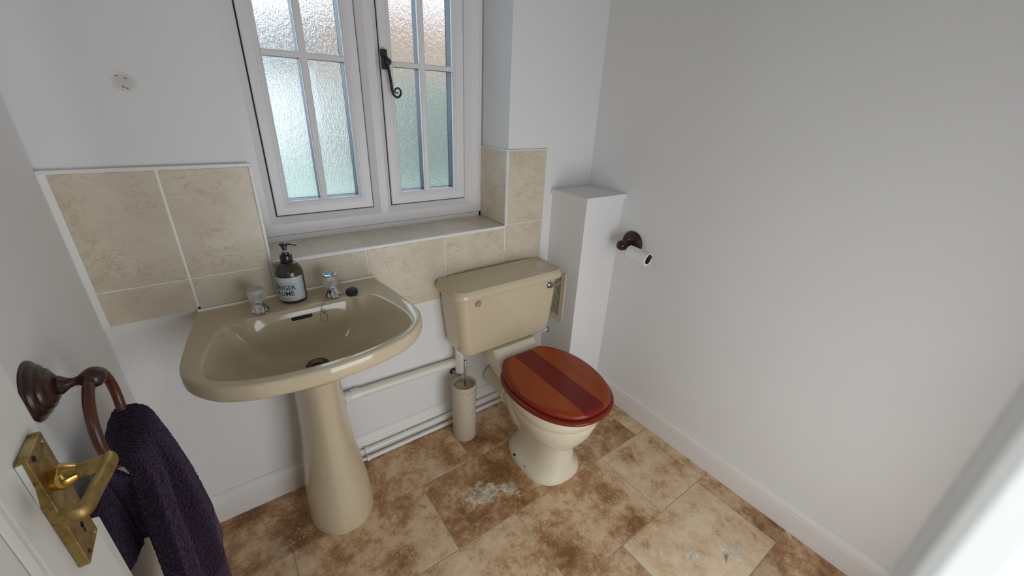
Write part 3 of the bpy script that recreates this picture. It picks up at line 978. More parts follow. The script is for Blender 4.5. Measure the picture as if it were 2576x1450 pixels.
# label: from 40 deg left round to 95 deg right; seam strip in sage at the right
aC = math.atan2(CAM.y - BY, CAM.x - BX)       # direction that faces the viewer
aT = aC - math.radians(32)                    # centre of the print (to the left of it)
def onb(u, h, off=0.0):
    a = aT + u / BR
    return Vector((BX + math.cos(a) * (BR + off), BY + math.sin(a) * (BR + off), BZ + h))
bm = bmesh.new()
us = [lerp(-0.046, 0.058, k / 60) for k in range(61)]
loft(bm, [[onb(u, h, 0.0004) for u in us] for h in (0.0105, 0.0845)], False, False, closed=False)
lab = bmobj('bottle_label', bm, M_label, bot, smooth=True)
def wrap_text(txt, size, u0, h0, material, name, width=None, off=0.0008, parent=lab, height=None):
    cu = bpy.data.curves.new('t', 'FONT')
    cu.body = txt
    cu.size = size
    cu.resolution_u = 3
    cu.offset = 0.0 if size < 0.01 else 0.00022
    to = bpy.data.objects.new('t', cu)
    COL.objects.link(to)
    bpy.context.view_layer.update()
    dg = bpy.context.evaluated_depsgraph_get()
    me = bpy.data.meshes.new_from_object(to.evaluated_get(dg))
    bpy.data.objects.remove(to, do_unlink=True)
    b = bmesh.new(); b.from_mesh(me)
    bmesh.ops.subdivide_edges(b, edges=[e for e in b.edges if e.calc_length() > 0.0025], cuts=2)
    xs = [v.co.x for v in b.verts]; ys = [v.co.y for v in b.verts]
    w0, w1, y0, y1 = min(xs), max(xs), min(ys), max(ys)
    sx = (width / (w1 - w0)) if width else 1.0
    sy = (height / (y1 - y0)) if height else 1.0
    for v in b.verts:
        v.co = onb(u0 + (v.co.x - w0) * sx, h0 + (v.co.y - y0) * sy, off)
    for f in b.faces: f.material_index = 0
    m2 = bpy.data.meshes.new(name); b.to_mesh(m2); b.free()
    return link(name, m2, material, parent)
wrap_text('FUZZY DUCK', 0.006, -0.026, 0.0685, M_inkg, 'lettering', 0.052, height=0.0042)
wrap_text('GINGER', 0.012, -0.033, 0.0460, M_ink, 'lettering', 0.063, height=0.0145)
wrap_text('& LIME', 0.012, -0.029, 0.0280, M_ink, 'lettering', 0.053, height=0.0145)
wrap_text('HAND WASH', 0.004, -0.014, 0.0220, M_ink, 'lettering', 0.026, height=0.0026)
wrap_text('500ml e 16.9 fl. oz.', 0.003, -0.018, 0.0125, M_ink, 'lettering', 0.036, height=0.0022)
def strip(u0, u1, h0, h1, m, name='printed_line'):
    b = bmesh.new()
    uu = [lerp(u0, u1, k / 12) for k in range(13)]
    loft(b, [[onb(u, h, 0.0007) for u in uu] for h in (h0, h1)], False, False, closed=False)
    bmobj(name, b, m, lab)
strip(-0.033, 0.034, 0.0652, 0.0657, M_ink)
strip(-0.033, 0.034, 0.0628, 0.0632, M_ink)
strip(-0.024, 0.026, 0.0190, 0.0196, M_ink)
strip(-0.010, 0.010, 0.0158, 0.0166, M_ink)
strip(-0.046, -0.028, 0.0750, 0.0820, M_inks)
strip(0.026, 0.033, 0.0165, 0.0178, M_inko)
strip(0.0505, 0.0575, 0.0110, 0.0840, M_inks)
for h in (0.066, 0.048, 0.014):
    strip(0.0440, 0.0458, h, h + 0.003, M_ink)
strip(0.0440, 0.0446, 0.053, 0.082, M_inks)

# ------------------------------------------------------------------ toilet
toi = thing('toilet', (1.2, -0.3, 0), 'beige ceramic toilet with a closed red wooden seat, beneath the window', 'toilet')
def pan_ring(z, cx, hw, yf, yb, e=2.3, n=64, yw=0.42):
    yc = lerp(yf, yb, yw)      # widest point, a little behind the front third
    out = []
    for k in range(n):
        a = 2 * PI * k / n
        c, s = math.cos(a), math.sin(a)
        x = hw * (abs(c) ** (2 / e)) * (1 if c >= 0 else -1)
        yr = (yc - yf) if s < 0 else (yb - yc)
        y = yc + yr * (abs(s) ** (2 / e)) * (1 if s >= 0 else -1)
        out.append(Vector((cx + x, y, z)))
    return out
TC = 1.2125
psec = [(0.0, .124, -.560, -.235, 2.5), (0.012, .123, -.559, -.238, 2.5), (0.024, .113, -.555, -.245, 2.5), (0.042, .097, -.551, -.255, 2.45), (0.07, .085, -.547, -.262, 2.4), (0.11, .0785, -.545, -.265, 2.35), (0.15, .0765, -.546, -.265, 2.3),
        (0.175, .081, -.553, -.262, 2.25), (0.192, .096, -.568, -.258, 2.2), (0.206, .113, -.584, -.252, 2.2), (0.226, .128, -.597, -.245, 2.15), (0.255, .142, -.609, -.238, 2.15), (0.29, .153, -.619, -.230, 2.15), (0.318, .160, -.626, -.222, 2.15), (0.326, .1595, -.6255, -.222, 2.15),
        (0.334, .1655, -.632, -.218, 2.15), (0.355, .170, -.638, -.210, 2.15), (0.374, .171, -.640, -.205, 2.15), (0.381, .167, -.636, -.208, 2.15)]
bm = bmesh.new()
loft(bm, [pan_ring(z, TC, hw, yf, yb, e) for z, hw, yf, yb, e in psec], True, True)
pan = bmobj('pan', bm, M_pan, toi, smooth=True)
# back shelf that carries the cistern, flaring upwards
bm = bmesh.new()
def rbox(z, x0, x1, yf, yb, r=0.015, rb=None):
    pts = []
    rf = r; rb = r if rb is None else rb
    for q, sx, sy, a0 in ((rb, 1, 1, 0), (rb, -1, 1, 90), (rf, -1, -1, 180), (rf, 1, -1, 270)):
        r = q
        cx = x1 - r if sx > 0 else x0 + r
        cy = yb - r if sy > 0 else yf + r
        for k in range(7):
            a = math.radians(a0 + 90 * k / 6)
            pts.append(Vector((cx + r * math.cos(a), cy + r * math.sin(a), z)))
    return pts
loft(bm, [rbox(0.27, TC - .075, TC + .075, -.30, -.17, .03), rbox(0.33, TC - .095, TC + .095, -.29, -.10, .03), rbox(0.375, TC - .115, TC + .115, -.275, -.05, .02), rbox(0.383, TC - .115, TC + .115, -.262, -.045, .02),
          rbox(0.390, TC - .113, TC + .113, -.225, -.04, .015), rbox(0.425, TC - .108, TC + .110, -.178, -.03, .012), rbox(0.437, TC - .106, TC + .108, -.170, -.03, .01)], True, True)
bmobj('cistern_shelf', bm, M_pan, pan, smooth=True)
# trap leg running back to the outlet
bm = bmesh.new()
tr = cr([(TC - .002, -.40, .15), (TC - .004, -.33, .115), (TC - .004, -.27, .115), (TC - .002, -.225, .145), (TC, -.185, .175), (TC, -.15, .18)], 6)
tube(bm, tr, [lerp(0.060, 0.049, i / (len(tr) - 1)) for i in range(len(tr))], 24)
bmobj('trap', bm, M_pan, pan, smooth=True)
# soft connector to the soil pipe
bm = bmesh.new()
lathe(bm, [(0.049, 0.155), (0.049, 0.05), (0.052, 0.0), (0.055, -0.002), (0.0615, -0.004), (0.0635, -0.010), (0.0635, -0.016), (0.0600, -0.020), (0.0515, -0.018), (0.0510, 0.0)], (TC, -0.155, 0.18), (0, 1, 0), 40, cap=False)
bmobj('pan_connector', bm, M_ivory, toi, smooth=True)
# foot screw holes
for (u, yy, zz) in ((-.1275, -.352, .0225), (-.1245, -.425, .0225)):
    bm = bmesh.new()
    lathe(bm, [(0, -0.006), (0.0048, -0.006), (0.0048, 0.0012), (0, 0.0012)], (TC + u + .012, yy, zz), (-0.62, -0.05, 0.78), 16)
    bmobj('screw_hole', bm, M_dark, pan)
# cistern
CC = 1.192
def cis(z, hw, yf, r):
    return rbox(z, CC - hw, CC + hw, yf, -0.012, r, 0.010)
bm = bmesh.new()
loft(bm, [cis(0.4395, .190, -.140, .03), cis(0.441, .208, -.153, .034), cis(0.446, .218, -.160, .036), cis(0.456, .224, -.1645, .038), cis(0.50, .229, -.166, .038), cis(0.60, .239, -.168, .038), cis(0.712, .249, -.170, .038)], True, True)
cist = bmobj('cistern', bm, M_cer, toi, smooth=True)
bm = bmesh.new()
def lidr(z, hw, yf, yb, r, tilt=0.0):
    return [Vector((p.x, p.y, p.z + tilt * (-p.y - 0.09) - 0.018 * (abs(p.x - CC) / 0.26) ** 3 * (1 if tilt else 0))) for p in rbox(z, CC - hw, CC + hw, yf, yb, r, r * 0.45)]
loft(bm, [lidr(0.703, .250, -.172, -.008, .038), lidr(0.703, .262, -.184, -.004, .044), lidr(0.707, .265, -.187, -.003, .046), lidr(0.720, .265, -.187, -.003, .046), lidr(0.729, .2630, -.184, -.0035, .045),
          lidr(0.7385, .2560, -.176, -.0045, .043), lidr(0.7455, .2420, -.160, -.006, .04, -0.01), lidr(0.7500, .210, -.135, -.010, .035, -0.01), lidr(0.7515, .12, -.11, -.03, .02, -0.01)], True, True)
bmobj('cistern_lid', bm, M_cer, toi, smooth=True)
# lever and blanking cap
bm = bmesh.new()
lx, lz = 1.3835, 0.6745
lathe(bm, [(0, 0), (0.0150, 0), (0.0155, 0.003), (0.0135, 0.0065), (0.008, 0.009), (0.008, 0.014), (0, 0.014)], (lx, -.1685, lz), (0, -1, 0), 28)
tube(bm, cr([(lx - .002, -.184, lz - .001), (lx + .016, -.1865, lz + .001), (lx + .035, -.187, lz + .006), (lx + .055, -.186, lz + .010)], 5), [0.0058, .0058, .0058, .0057, .0056, .0056, .0055, .0055, .0054, .0053, .0052, .005, .0048, .0045, .0038, .003][:16], 14)
bmobj('flush_lever', bm, M_steel, toi, smooth=True)
bm = bmesh.new()
lathe(bm, [(0, 0), (0.0130, 0), (0.0135, 0.003), (0.012, 0.006), (0, 0.0065)], (1.0265, -.1680, .678), (0, -1, 0), 28)
bmobj('blanking_cap', bm, mat('mauve_plastic', (0.33, 0.24, 0.25), 0.5)[0], toi, smooth=True)['label'] = 'round mauve blanking cap'
# wooden seat and lid
SX = 1.220
def outl(half, z, s=0.0, sc=1.0):
    P_ = cr([Vector((x, y, 0)) for x, y in half], 6)
    full = P_ + [Vector((-p.x, p.y, 0)) for p in reversed(P_[1:-1])]
    c = Vector((0, -.42, 0))
    out = []
    for p in full:
        q = p - c; L = q.length
        q = c + q * ((L - s) / L)
        out.append(Vector((SX + q.x, q.y, z)))
    return out
lidh = [(0, -.2115), (.05, -.2115), (.086, -.2125), (.105, -.222), (.130, -.250), (.158, -.300), (.174, -.355), (.1785, -.405), (.176, -.455), (.165, -.510), (.146, -.560), (.118, -.600), (.083, -.630), (.042, -.6455), (0, -.650)]
bm = bmesh.new()
loft(bm, [outl(lidh, z, s) for s, z in ((0.02, 0.4015), (0.004, 0.402), (0.0005, 0.4045), (0.0, 0.4085), (0.0012, 0.4135), (0.005, 0.4185), (0.011, 0.4222), (0.019, 0.4243), (0.030, 0.4250), (0.09, 0.4256), (0.14, 0.4258))], True, True)
bmobj('seat_lid', bm, M_lid, toi, smooth=True)
seath = [(0, -.232), (.05, -.232), (.09, -.234), (.115, -.240), (.145, -.262), (.172, -.305), (.187, -.355), (.1925, -.405), (.190, -.455), (.178, -.515), (.157, -.568), (.127, -.611), (.088, -.643), (.045, -.6595), (0, -.664)]
bm = bmesh.new()
loft(bm, [outl(seath, z, s) for s, z in ((0.055, 0.3835), (0.008, 0.3835), (0.002, 0.3855), (0.0, 0.3895), (0.001, 0.3945), (0.005, 0.3985), (0.012, 0.4003), (0.050, 0.4005), (0.058, 0.397), (0.060, 0.390), (0.055, 0.3835))], False, False)
bmobj('seat', bm, M_seat, toi, smooth=True)
for sx in (-1, 1):
    bm = bmesh.new()
    x = SX + sx * 0.078
    tube(bm, [(x - .022, -.222, .398), (x + .022, -.222, .398)], 0.006, 14)
    lathe(bm, [(0, 0), (0.013, 0), (0.013, .004), (0.006, .008), (0.006, .018), (0, .018)], (x, -.222, .383), (0, 0, 1), 20)
    bmobj('seat_hinge', bm, M_chrome, toi, smooth=True)
bm = bmesh.new()
tube(bm, cr([(SX - .109, -.236, .405), (SX - .120, -.234, .404), (SX - .124, -.236, .395), (SX - .119, -.24, .385)], 4), 0.0016, 8)
bmobj('hinge_wire', bm, M_steel, toi, smooth=True)

# ------------------------------------------------------------------ toilet brush
tb = thing('toilet_brush', (0.993, -0.113, 0), 'speckled beige cylindrical brush pot with a thin steel handle, on the floor beside the toilet', 'toilet brush')
bc = (0.993, -0.113, 0.0005)
bm = bmesh.new()
lathe(bm, [(0, 0), (0.0480, 0), (0.0515, 0.004), (0.0518, 0.256), (0.0512, 0.2575), (0.0518, 0.259), (0.0518, 0.284), (0.0500, 0.2865), (0.0465, 0.2860), (0.0450, 0.283), (0.0440, 0.262), (0, 0.262)], bc, (0, 0, 1), 48)
bmobj('brush_pot', bm, M_stone, tb, smooth=True)
bm = bmesh.new()
lathe(bm, [(0, 0.263), (0.0415, 0.263), (0.0425, 0.266), (0.030, 0.2705), (0.008, 0.272), (0, 0.272)], bc, (0, 0, 1), 40)
bmobj('pot_lid', bm, M_stone, tb, smooth=True)
bm = bmesh.new()
lathe(bm, [(0.0052, 0.268), (0.0052, 0.402), (0.0045, 0.4035), (0.0038, 0.402), (0.0038, 0.398), (0, 0.398)], (bc[0] + 0.002, bc[1] - 0.006, 0), (0, 0, 1), 20)
bmobj('brush_handle', bm, M_steel, tb, smooth=True)

# ------------------------------------------------------------------ pipes
wp = thing('waste_pipe', (0.77, -0.03, 0.34), 'thick cream waste pipe along the wall from pedestal to cistern', 'pipe')
bm = bmesh.new(); tube(bm, [(0.590, -0.018, 0.345), (1.000, -0.018, 0.332)], 0.0195, 24)
bmobj('pipe_run', bm, M_pipe, wp, smooth=True)
bm = bmesh.new()
tube(bm, [(0.559, -0.018, 0.3458), (0.556, -0.018, 0.3458), (0.557, -0.018, 0.3458), (0.592, -0.018, 0.3449), (0.593, -0.018, 0.3449)], [0.010, 0.010, 0.0232, 0.0232, 0.0195], 24)
tube(bm, [(0.524, -0.033, 0.3475), (0.535, -0.026, 0.347), (0.553, -0.018, 0.346)], [0.021, 0.0215, 0.0222], 24)
bmobj('coupling', bm, M_pipew, wp, smooth=True)
vp = thing('downpipe', (1.012, -0.045, 0.30), 'short white upright pipe under the cistern with a thin brown stub into the wall', 'pipe')
bm = bmesh.new(); tube(bm, [(1.014, -0.040, 0.288), (1.014, -0.040, 0.292), (1.014, -0.040, 0.4385)], [0.012, 0.0185, 0.0185], 24)
bmobj('upright_pipe', bm, M_pipew, vp, smooth=True)
bm = bmesh.new(); tube(bm, cr([(1.005, YW + .004, 0.268), (1.012, -0.020, 0.262), (1.020, -0.040, 0.254), (1.026, -0.052, 0.248)], 4), 0.0085, 16)
bmobj('stub_pipe', bm, mat('tarnished_pipe', (0.40, 0.33, 0.24), 0.4)[0], vp, smooth=True)
bm = bmesh.new(); lathe(bm, [(0, 0), (0.0145, 0), (0.0145, 0.001), (0, 0.001)], (1.003, YW - .0012, 0.268), (0, 1, 0), 20)
bmobj('wall_hole', bm, M_dark, vp)

def low_pipe(name, z, y, r, x0, x1, label):
    t = thing(name, ((x0 + x1) / 2, y, z), label, 'pipe', None)
    bm = bmesh.new(); tube(bm, [(x0, y, z), (x1, y, z)], r, 18)
    bmobj('pipe_run', bm, M_pipew, t, smooth=True)
    bm = bmesh.new()
    tube(bm, [(x0 - .001, y, z), (x0, y, z), (x0 + .006, y, z), (x0 + .0065, y, z), (x0 + .013, y, z), (x0 + .014, y, z)], [r * .9, r * 1.32, r * 1.32, r * 1.2, r * 1.2, r], 18)
    bmobj('pipe_clip', bm, M_pipew, t, smooth=True)
    bm = bmesh.new(); tube(bm, [(x0 - .028, y + .004, z + .002), (x0, y, z)], r * .8, 14)
    bmobj('pipe_end', bm, M_pipe, t, smooth=True)
    return t
low_pipe('water_pipe', 0.0575, -0.0225, 0.0115, 0.580, 1.517, 'upper of the two thin white pipes along the back skirting')
low_pipe('water_pipe', 0.0165, -0.0265, 0.0095, 0.583, 1.517, 'lower of the two thin white pipes, just above the floor')
bm = bmesh.new(); tube(bm, [(1.360, -.034, .362), (1.5165, -.034, .348)], 0.0105, 18)
ovp = bmobj('overflow_pipe', bm, M_pipew, smooth=True)
tag(ovp, 'short white pipe end between the cistern and the boxed corner', 'pipe')
bm = bmesh.new(); lathe(bm, [(0.0112, 0), (0.0145, 0), (0.0145, -0.0015), (0.0112, -0.0015)], (1.5165, -.034, .348), (1, 0, 0), 24, cap=False)
bmobj('pipe_seal', bm, M_dark, ovp)
bm = bmesh.new()
tube(bm, cr([(1.335, -.012, .46), (1.345, -.008, .40), (1.342, -.006, .36), (1.35, -.005, .33)], 5), 0.0035, 8)
bmobj('fixing_bolt', bm, M_dark, toi, smooth=True)

# ------------------------------------------------------------------ vent in the side of the boxing
vt = thing('air_vent', (1.513, -0.1, 0.55), 'cream slatted air vent low on the boxed corner, half behind the cistern', 'vent')
vy0, vy1, vz0, vz1 = -0.132, 0.0, 0.432, 0.683
bm = bmesh.new()
fx = 1.5168
def vframe(ins, x): return [Vector((x, vy0 + ins, vz0 + ins)), Vector((x, vy1 - ins, vz0 + ins)), Vector((x, vy1 - ins, vz1 - ins)), Vector((x, vy0 + ins, vz1 - ins))]
loft(bm, [vframe(0, fx), vframe(0, fx - .004), vframe(.003, fx - .005), vframe(.005, fx - .0035), vframe(.014, fx - .004), vframe(.026, fx - .0048), vframe(.028, fx - .001)], False, False)
bmobj('vent_frame', bm, M_ivory, vt)
bm = bmesh.new(); box(bm, fx - .0012, fx + .0, vy0 + .02, vy1 - .02, vz0 + .02, vz1 - .02)
bmobj('vent_backing', bm, M_dark, vt)
for k in range(10):
    y = vy0 + 0.035 + k * 0.0086
    if y > vy1 - .03: break
    bm = bmesh.new(); box(bm, fx - .0030, fx - .0012, y - .0017, y + .0017, vz0 + .026, vz1 - .026)
    bmobj('slat', bm, M_ivory, vt)
bm = bmesh.new(); box(bm, fx - .0028, fx - .0014, vy0 + .03, vy1 - .03, 0.560, 0.5625)
bmobj('slat_bar', bm, M_ivory, vt)

# ------------------------------------------------------------------ toilet roll holder
tr_ = thing('toilet_roll_holder', (RX, -0.288, 0.84), 'dark turned wood toilet roll holder on the right wall beside the boxed corner', 'toilet roll holder')
hc = Vector((RX, -0.288, 0.8405))
bm = bmesh.new()
lathe(bm, [(0, 0.0), (0.051, 0.0), (0.052, 0.004), (0.0495, 0.008), (0.043, 0.0095), (0.041, 0.012), (0.035, 0.0165), (0.024, 0.0185), (0.015, 0.021), (0, 0.021)], hc, (-1, 0, 0), 44)
bmobj('rosette', bm, M_mahog, tr_, smooth=True)
bm = bmesh.new()
lathe(bm, [(0.0125, 0.018), (0.0115, 0.022), (0.0085, 0.030), (0.0080, 0.038), (0.0110, 0.046), (0.0175, 0.053), (0.0215, 0.062), (0.0228, 0.0715), (0.0210, 0.081), (0.0155, 0.089), (0.0075, 0.0935), (0, 0.094)], hc, (-1, 0, 0), 32)
bmobj('post', bm, M_mahog, tr_, smooth=True)
bk = hc + Vector((-0.071, 0, 0))
be = Vector((bk.x + 0.006, -0.425, 0.829))
bm = bmesh.new()
tube(bm, [bk, bk.lerp(be, 0.85), bk.lerp(be, 0.9), be + (be - bk) * 0.02, be + (be - bk) * 0.07, be + (be - bk) * 0.085], [0.0078, 0.0078, 0.0095, 0.0112, 0.0090, 0.003], 20)
bmobj('spindle', bm, M_mahog, tr_, smooth=True)
bm = bmesh.new()
lathe(bm, [(0, 0), (0.0035, 0.0), (0.0035, 0.001), (0, 0.0014)], hc + Vector((-0.0195, 0.006, 0.016)), (-1, 0, 0.1), 14)
bmobj('screw', bm, M_steel, tr_, smooth=True)
# roll hanging off the spindle
ro = thing('toilet_roll', (bk.x, -0.37, 0.82), 'nearly used-up white toilet roll hanging on the dark wooden holder', 'toilet roll')
ax = (be - bk).normalized()
rc = bk + ax * 0.040 + Vector((0, 0, -0.0125))
bm = bmesh.new()
lathe(bm, [(0.0198, 0.0), (0.0270, 0.0), (0.0278, 0.0015), (0.0278, 0.0955), (0.0270, 0.097), (0.0198, 0.097), (0.0198, 0.0)], rc, ax, 48, cap=False)
bmobj('paper', bm, M_paper, ro, smooth=False, bevel=0)
bm = bmesh.new()
lathe(bm, [(0.0197, 0.0), (0.0197, 0.0965), (0.0188, 0.0965), (0.0188, 0.0), (0.0197, 0.0)], rc, ax, 40, cap=False)
bmobj('cardboard_core', bm, M_card, ro, smooth=True)
bm = bmesh.new()
sd = ax.cross(Vector((0, 0, 1))).normalized()
rr = []
for h in (0.001, 0.096):
    rr.append([rc + ax * h - sd * 0.0279 + Vector((0, 0, -z)) + sd * 0.25 * z for z in (0, 0.004, 0.009, 0.014)])
loft(bm, rr, False, False, closed=False)
bmobj('loose_sheet', bm, M_paper, ro)

# ------------------------------------------------------------------ towel ring
RCY, RCZ, RXC, RR = -0.4804, 0.8397, 0.0722, 0.0836
tg = thing('towel_ring', (0, RCY, 0.923), 'dark turned wooden ring fixing on the left wall, holding the purple towel', 'towel ring')
rc0 = (0.008, RCY, 0.9233)
bm = bmesh.new()
lathe(bm, [(0, -0.008), (0.0500, -0.008), (0.0515, -0.004), (0.0505, 0.001), (0.0470, 0.0035), (0.0440, 0.0042), (0.0430, 0.0065), (0.0415, 0.0095), (0.0375, 0.0115), (0.0355, 0.012), (0.0345, 0.0145), (0.0325, 0.0175), (0.0285, 0.0190), (0.0265, 0.0195), (0.0250, 0.0220), (0.0210, 0.0245), (0.0140, 0.026), (0, 0.026)], rc0, (1, 0, 0), 48)
bmobj('rosette', bm, M_mahog, tg, smooth=True)
bm = bmesh.new()
lathe(bm, [(0.012, 0.020), (0.0140, 0.026), (0.0160, 0.030), (0.0125, 0.034), (0.0085, 0.040), (0.0070, 0.045), (0.0085, 0.051), (0.0125, 0.056), (0.0165, 0.062), (0.0178, 0.068), (0.0165, 0.0745), (0.0120, 0.080), (0.0055, 0.083), (0, 0.0835)], rc0, (1, 0, 0), 36)
bmobj('post', bm, M_mahog, tg, smooth=True)
bm = bmesh.new()
nR = 72
rings = []
for k in range(nR + 1):
    a = 2 * PI * k / nR
    cpt = Vector((RXC, RCY + RR * math.sin(a), RCZ + RR * math.cos(a)))
    d = Vector((0, math.sin(a), math.cos(a)))
    rings.append([cpt + (d * math.cos(2 * PI * j / 18) + Vector((1, 0, 0)) * math.sin(2 * PI * j / 18)) * 0.0078 for j in range(18)])
loft(bm, rings, False, False)
bmesh.ops.remove_doubles(bm, verts=bm.verts, dist=0.0001)
bmobj('ring', bm, M_ringw, tg, smooth=True)

# ------------------------------------------------------------------ towel
# cross-sections along its length; each runs from the near hem, round, to the far side
SEC = [
 # back flap (wall side), bottom to top
 (0, [(.104, -.575, .592), (.068, -.530, .583), (.049, -.524, .570), (.038, -.572, .566), (.020, -.598, .565), (.014, -.520, .566), (.026, -.420, .565)]),
 (0, [(.104, -.578, .64), (.068, -.532, .64), (.049, -.528, .63), (.039, -.572, .63), (.022, -.596, .63), (.015, -.520, .63), (.028, -.420, .63)]),
 (0, [(.102, -.574, .70), (.068, -.538, .70), (.050, -.536, .70), (.042, -.570, .70), (.028, -.585, .70), (.024, -.515, .70), (.034, -.425, .70)]),
 (0, [(.098, -.570, .748), (.060, -.542, .750), (.050, -.545, .750), (.043, -.560, .752), (.036, -.560, .750), (.036, -.500, .740), (.046, -.425, .752)]),
 # over the ring
 (1, [(.074, -.562, .785), (.060, -.552, .796), (.055, -.545, .792), (.052, -.525, .783), (.050, -.485, .778), (.052, -.445, .784), (.058, -.405, .796)]),
 (1, [(.078, -.560, .794), (.076, -.556, .800), (.075, -.546, .799), (.075, -.520, .794), (.075, -.482, .792), (.077, -.440, .797), (.080, -.395, .800)]),
 (1, [(.090, -.565, .776), (.095, -.566, .782), (.101, -.552, .786), (.107, -.518, .785), (.110, -.480, .784), (.109, -.436, .784), (.102, -.388, .780)]),
 # front flap, going down
 (2, [(.086, -.565, .725), (.096, -.582, .730), (.109, -.570, .736), (.121, -.528, .738), (.126, -.482, .736), (.125, -.434, .734), (.112, -.386, .728)]),
 (2, [(.082, -.572, .66), (.094, -.604, .66), (.111, -.600, .66), (.128, -.550, .66), (.135, -.495, .66), (.135, -.440, .66), (.120, -.376, .66)]),
 (2, [(.080, -.575, .58), (.092, -.622, .58), (.111, -.622, .58), (.131, -.562, .58), (.140, -.500, .58), (.140, -.425, .58), (.121, -.352, .58)]),
 (2, [(.078, -.575, .50), (.090, -.630, .50), (.111, -.634, .50), (.132, -.572, .50), (.142, -.498, .50), (.142, -.415, .50), (.121, -.335, .50)]),
 (2, [(.077, -.575, .42), (.089, -.634, .42), (.111, -.640, .42), (.132, -.576, .42), (.142, -.500, .42), (.142, -.405, .42), (.123, -.322, .42)]),
 (2, [(.076, -.575, .345), (.088, -.636, .345), (.111, -.644, .345), (.131, -.580, .345), (.141, -.500, .345), (.141, -.405, .345), (.125, -.325, .345)]),
]
NU, NV = 26, 12
cols = [cr(s[1], NU) for s in SEC]           # resample each section across
nu = len(cols[0])
grid = []
for j in range(nu):
    grid.append(cr([c[j] for c in cols], NV))
nv = len(grid[0])
pts = [[None] * nv for _ in range(nu)]
for j in range(nu):
    u = j / (nu - 1)
    for i in range(nv):
        t = i / NV       # section index
        p = grid[j][i].copy()
        # soft folds running down the front
        if t > 6:
            w = min(1, (t - 6) / 2.5)
            env = math.sin(PI * min(1, max(0, (u - 0.15) / 0.8)))
            p.x += w * env * (0.0095 * math.sin(u * 19.0 + t * 0.22) + 0.005 * math.sin(u * 37 + 1.3 + t * .3))
            p.y += w * env * 0.004 * math.sin(u * 23 + t * 0.5)
        if t < 3:
            p.x += 0.002 * math.sin(u * 21 + t) * (1 - t / 3)
        pts[j][i] = p
def towel_part(name, i0, i1, material, parent, fuzz, thick):
    bm = bmesh.new()
    vv = [[bm.verts.new(pts[j][i]) for i in range(i0, i1)] for j in range(nu)]
    for j in range(nu - 1):
        for i in range(i1 - i0 - 1):
            bm.faces.new((vv[j][i], vv[j + 1][i], vv[j + 1][i + 1], vv[j][i + 1]))
    o = bmobj(name, bm, material, parent, smooth=True)
    o.modifiers.clear()
    m = o.modifiers.new('thick', 'SOLIDIFY'); m.thickness = thick; m.offset = 0
    m = o.modifiers.new('sub', 'SUBSURF'); m.levels = 2; m.render_levels = 2
    if fuzz:
        tx = bpy.data.textures.new('loops', 'CLOUDS'); tx.noise_scale = 0.0055; tx.noise_depth = 2
        m = o.modifiers.new('loops', 'DISPLACE'); m.texture = tx; m.strength = fuzz; m.mid_level = 0.5
        m.texture_coords = 'LOCAL'
    return o
ib = int(10.85 * NV)
tw = towel_part('hand_towel', 0, ib + 1, M_towel, None, 0.0042, 0.006)
tag(tw, 'deep purple terry hand towel draped over the wooden ring behind the door', 'towel')
towel_part('woven_band', ib, nv, M_band, tw, 0.0, 0.0035)
# near hem of the wall-side flap
hem = [pts[int(2.1 * NU)][i] + Vector((.001, -.002, 0)) for i in range(0, 3 * NV + 2, 2)]
bm = bmesh.new(); tube(bm, hem, 0.0036, 10)
bmobj('hem', bm, M_band, tw, smooth=True)
hem = [pts[0][i] + Vector((0.0, 0, 0)) for i in range(7 * NV, nv, 2)]
bm = bmesh.new(); tube(bm, hem, 0.0036, 10)
bmobj('hem', bm, M_band, tw, smooth=True)

# ------------------------------------------------------------------ door leaf (open, beside the left wall)
DXF, DXB, DY1, DY0 = 0.100, 0.062, -0.771, -1.50
door = thing('door_1', (0.1, -1.5, 0), None, None, kind='structure')
bm = bmesh.new()
box(bm, DXB, DXF, DY0, DY1, 0.008, 2.0)
bmobj('door_leaf', bm, M_door, door, bevel=0.0015)
bm = bmesh.new()
loft(bm, [[Vector((x, DY1, z0)) for x, z0 in ((DXB + .002, .02), (DXF - .001, .02), (DXF - .001, .886), (DXB + .002, .886))],
          [Vector((x, DY1 + .026, z0)) for x, z0 in ((DXB + .004, .02), (DXF - .003, .02), (DXF - .003, .862), (DXB + .004, .862))]])
bmobj('edge_lipping', bm, M_door, door, bevel=0.001)
# raised panel mouldings
bm = bmesh.new()
for (y0, y1, z0, z1) in ((-1.40, -0.884, 0.30, 1.86),):
    rr = []
    for ins, h in ((0, -.0055), (.003, -.0040), (.006, -.0048), (.012, -.0045), (.016, -.0025), (.022, -.0045), (.024, -.0055)):
        rr.append([Vector((DXF + h + .0006, y0 + ins, z0 + ins)), Vector((DXF + h + .0006, y1 - ins, z0 + ins)), Vector((DXF + h + .0006, y1 - ins, z1 - ins)), Vector((DXF + h + .0006, y0 + ins, z1 - ins))])
    loft(bm, [[v + Vector((0.0055, 0, 0)) for v in r] for r in rr], False, False)
bmobj('panel_moulding', bm, M_door, door)
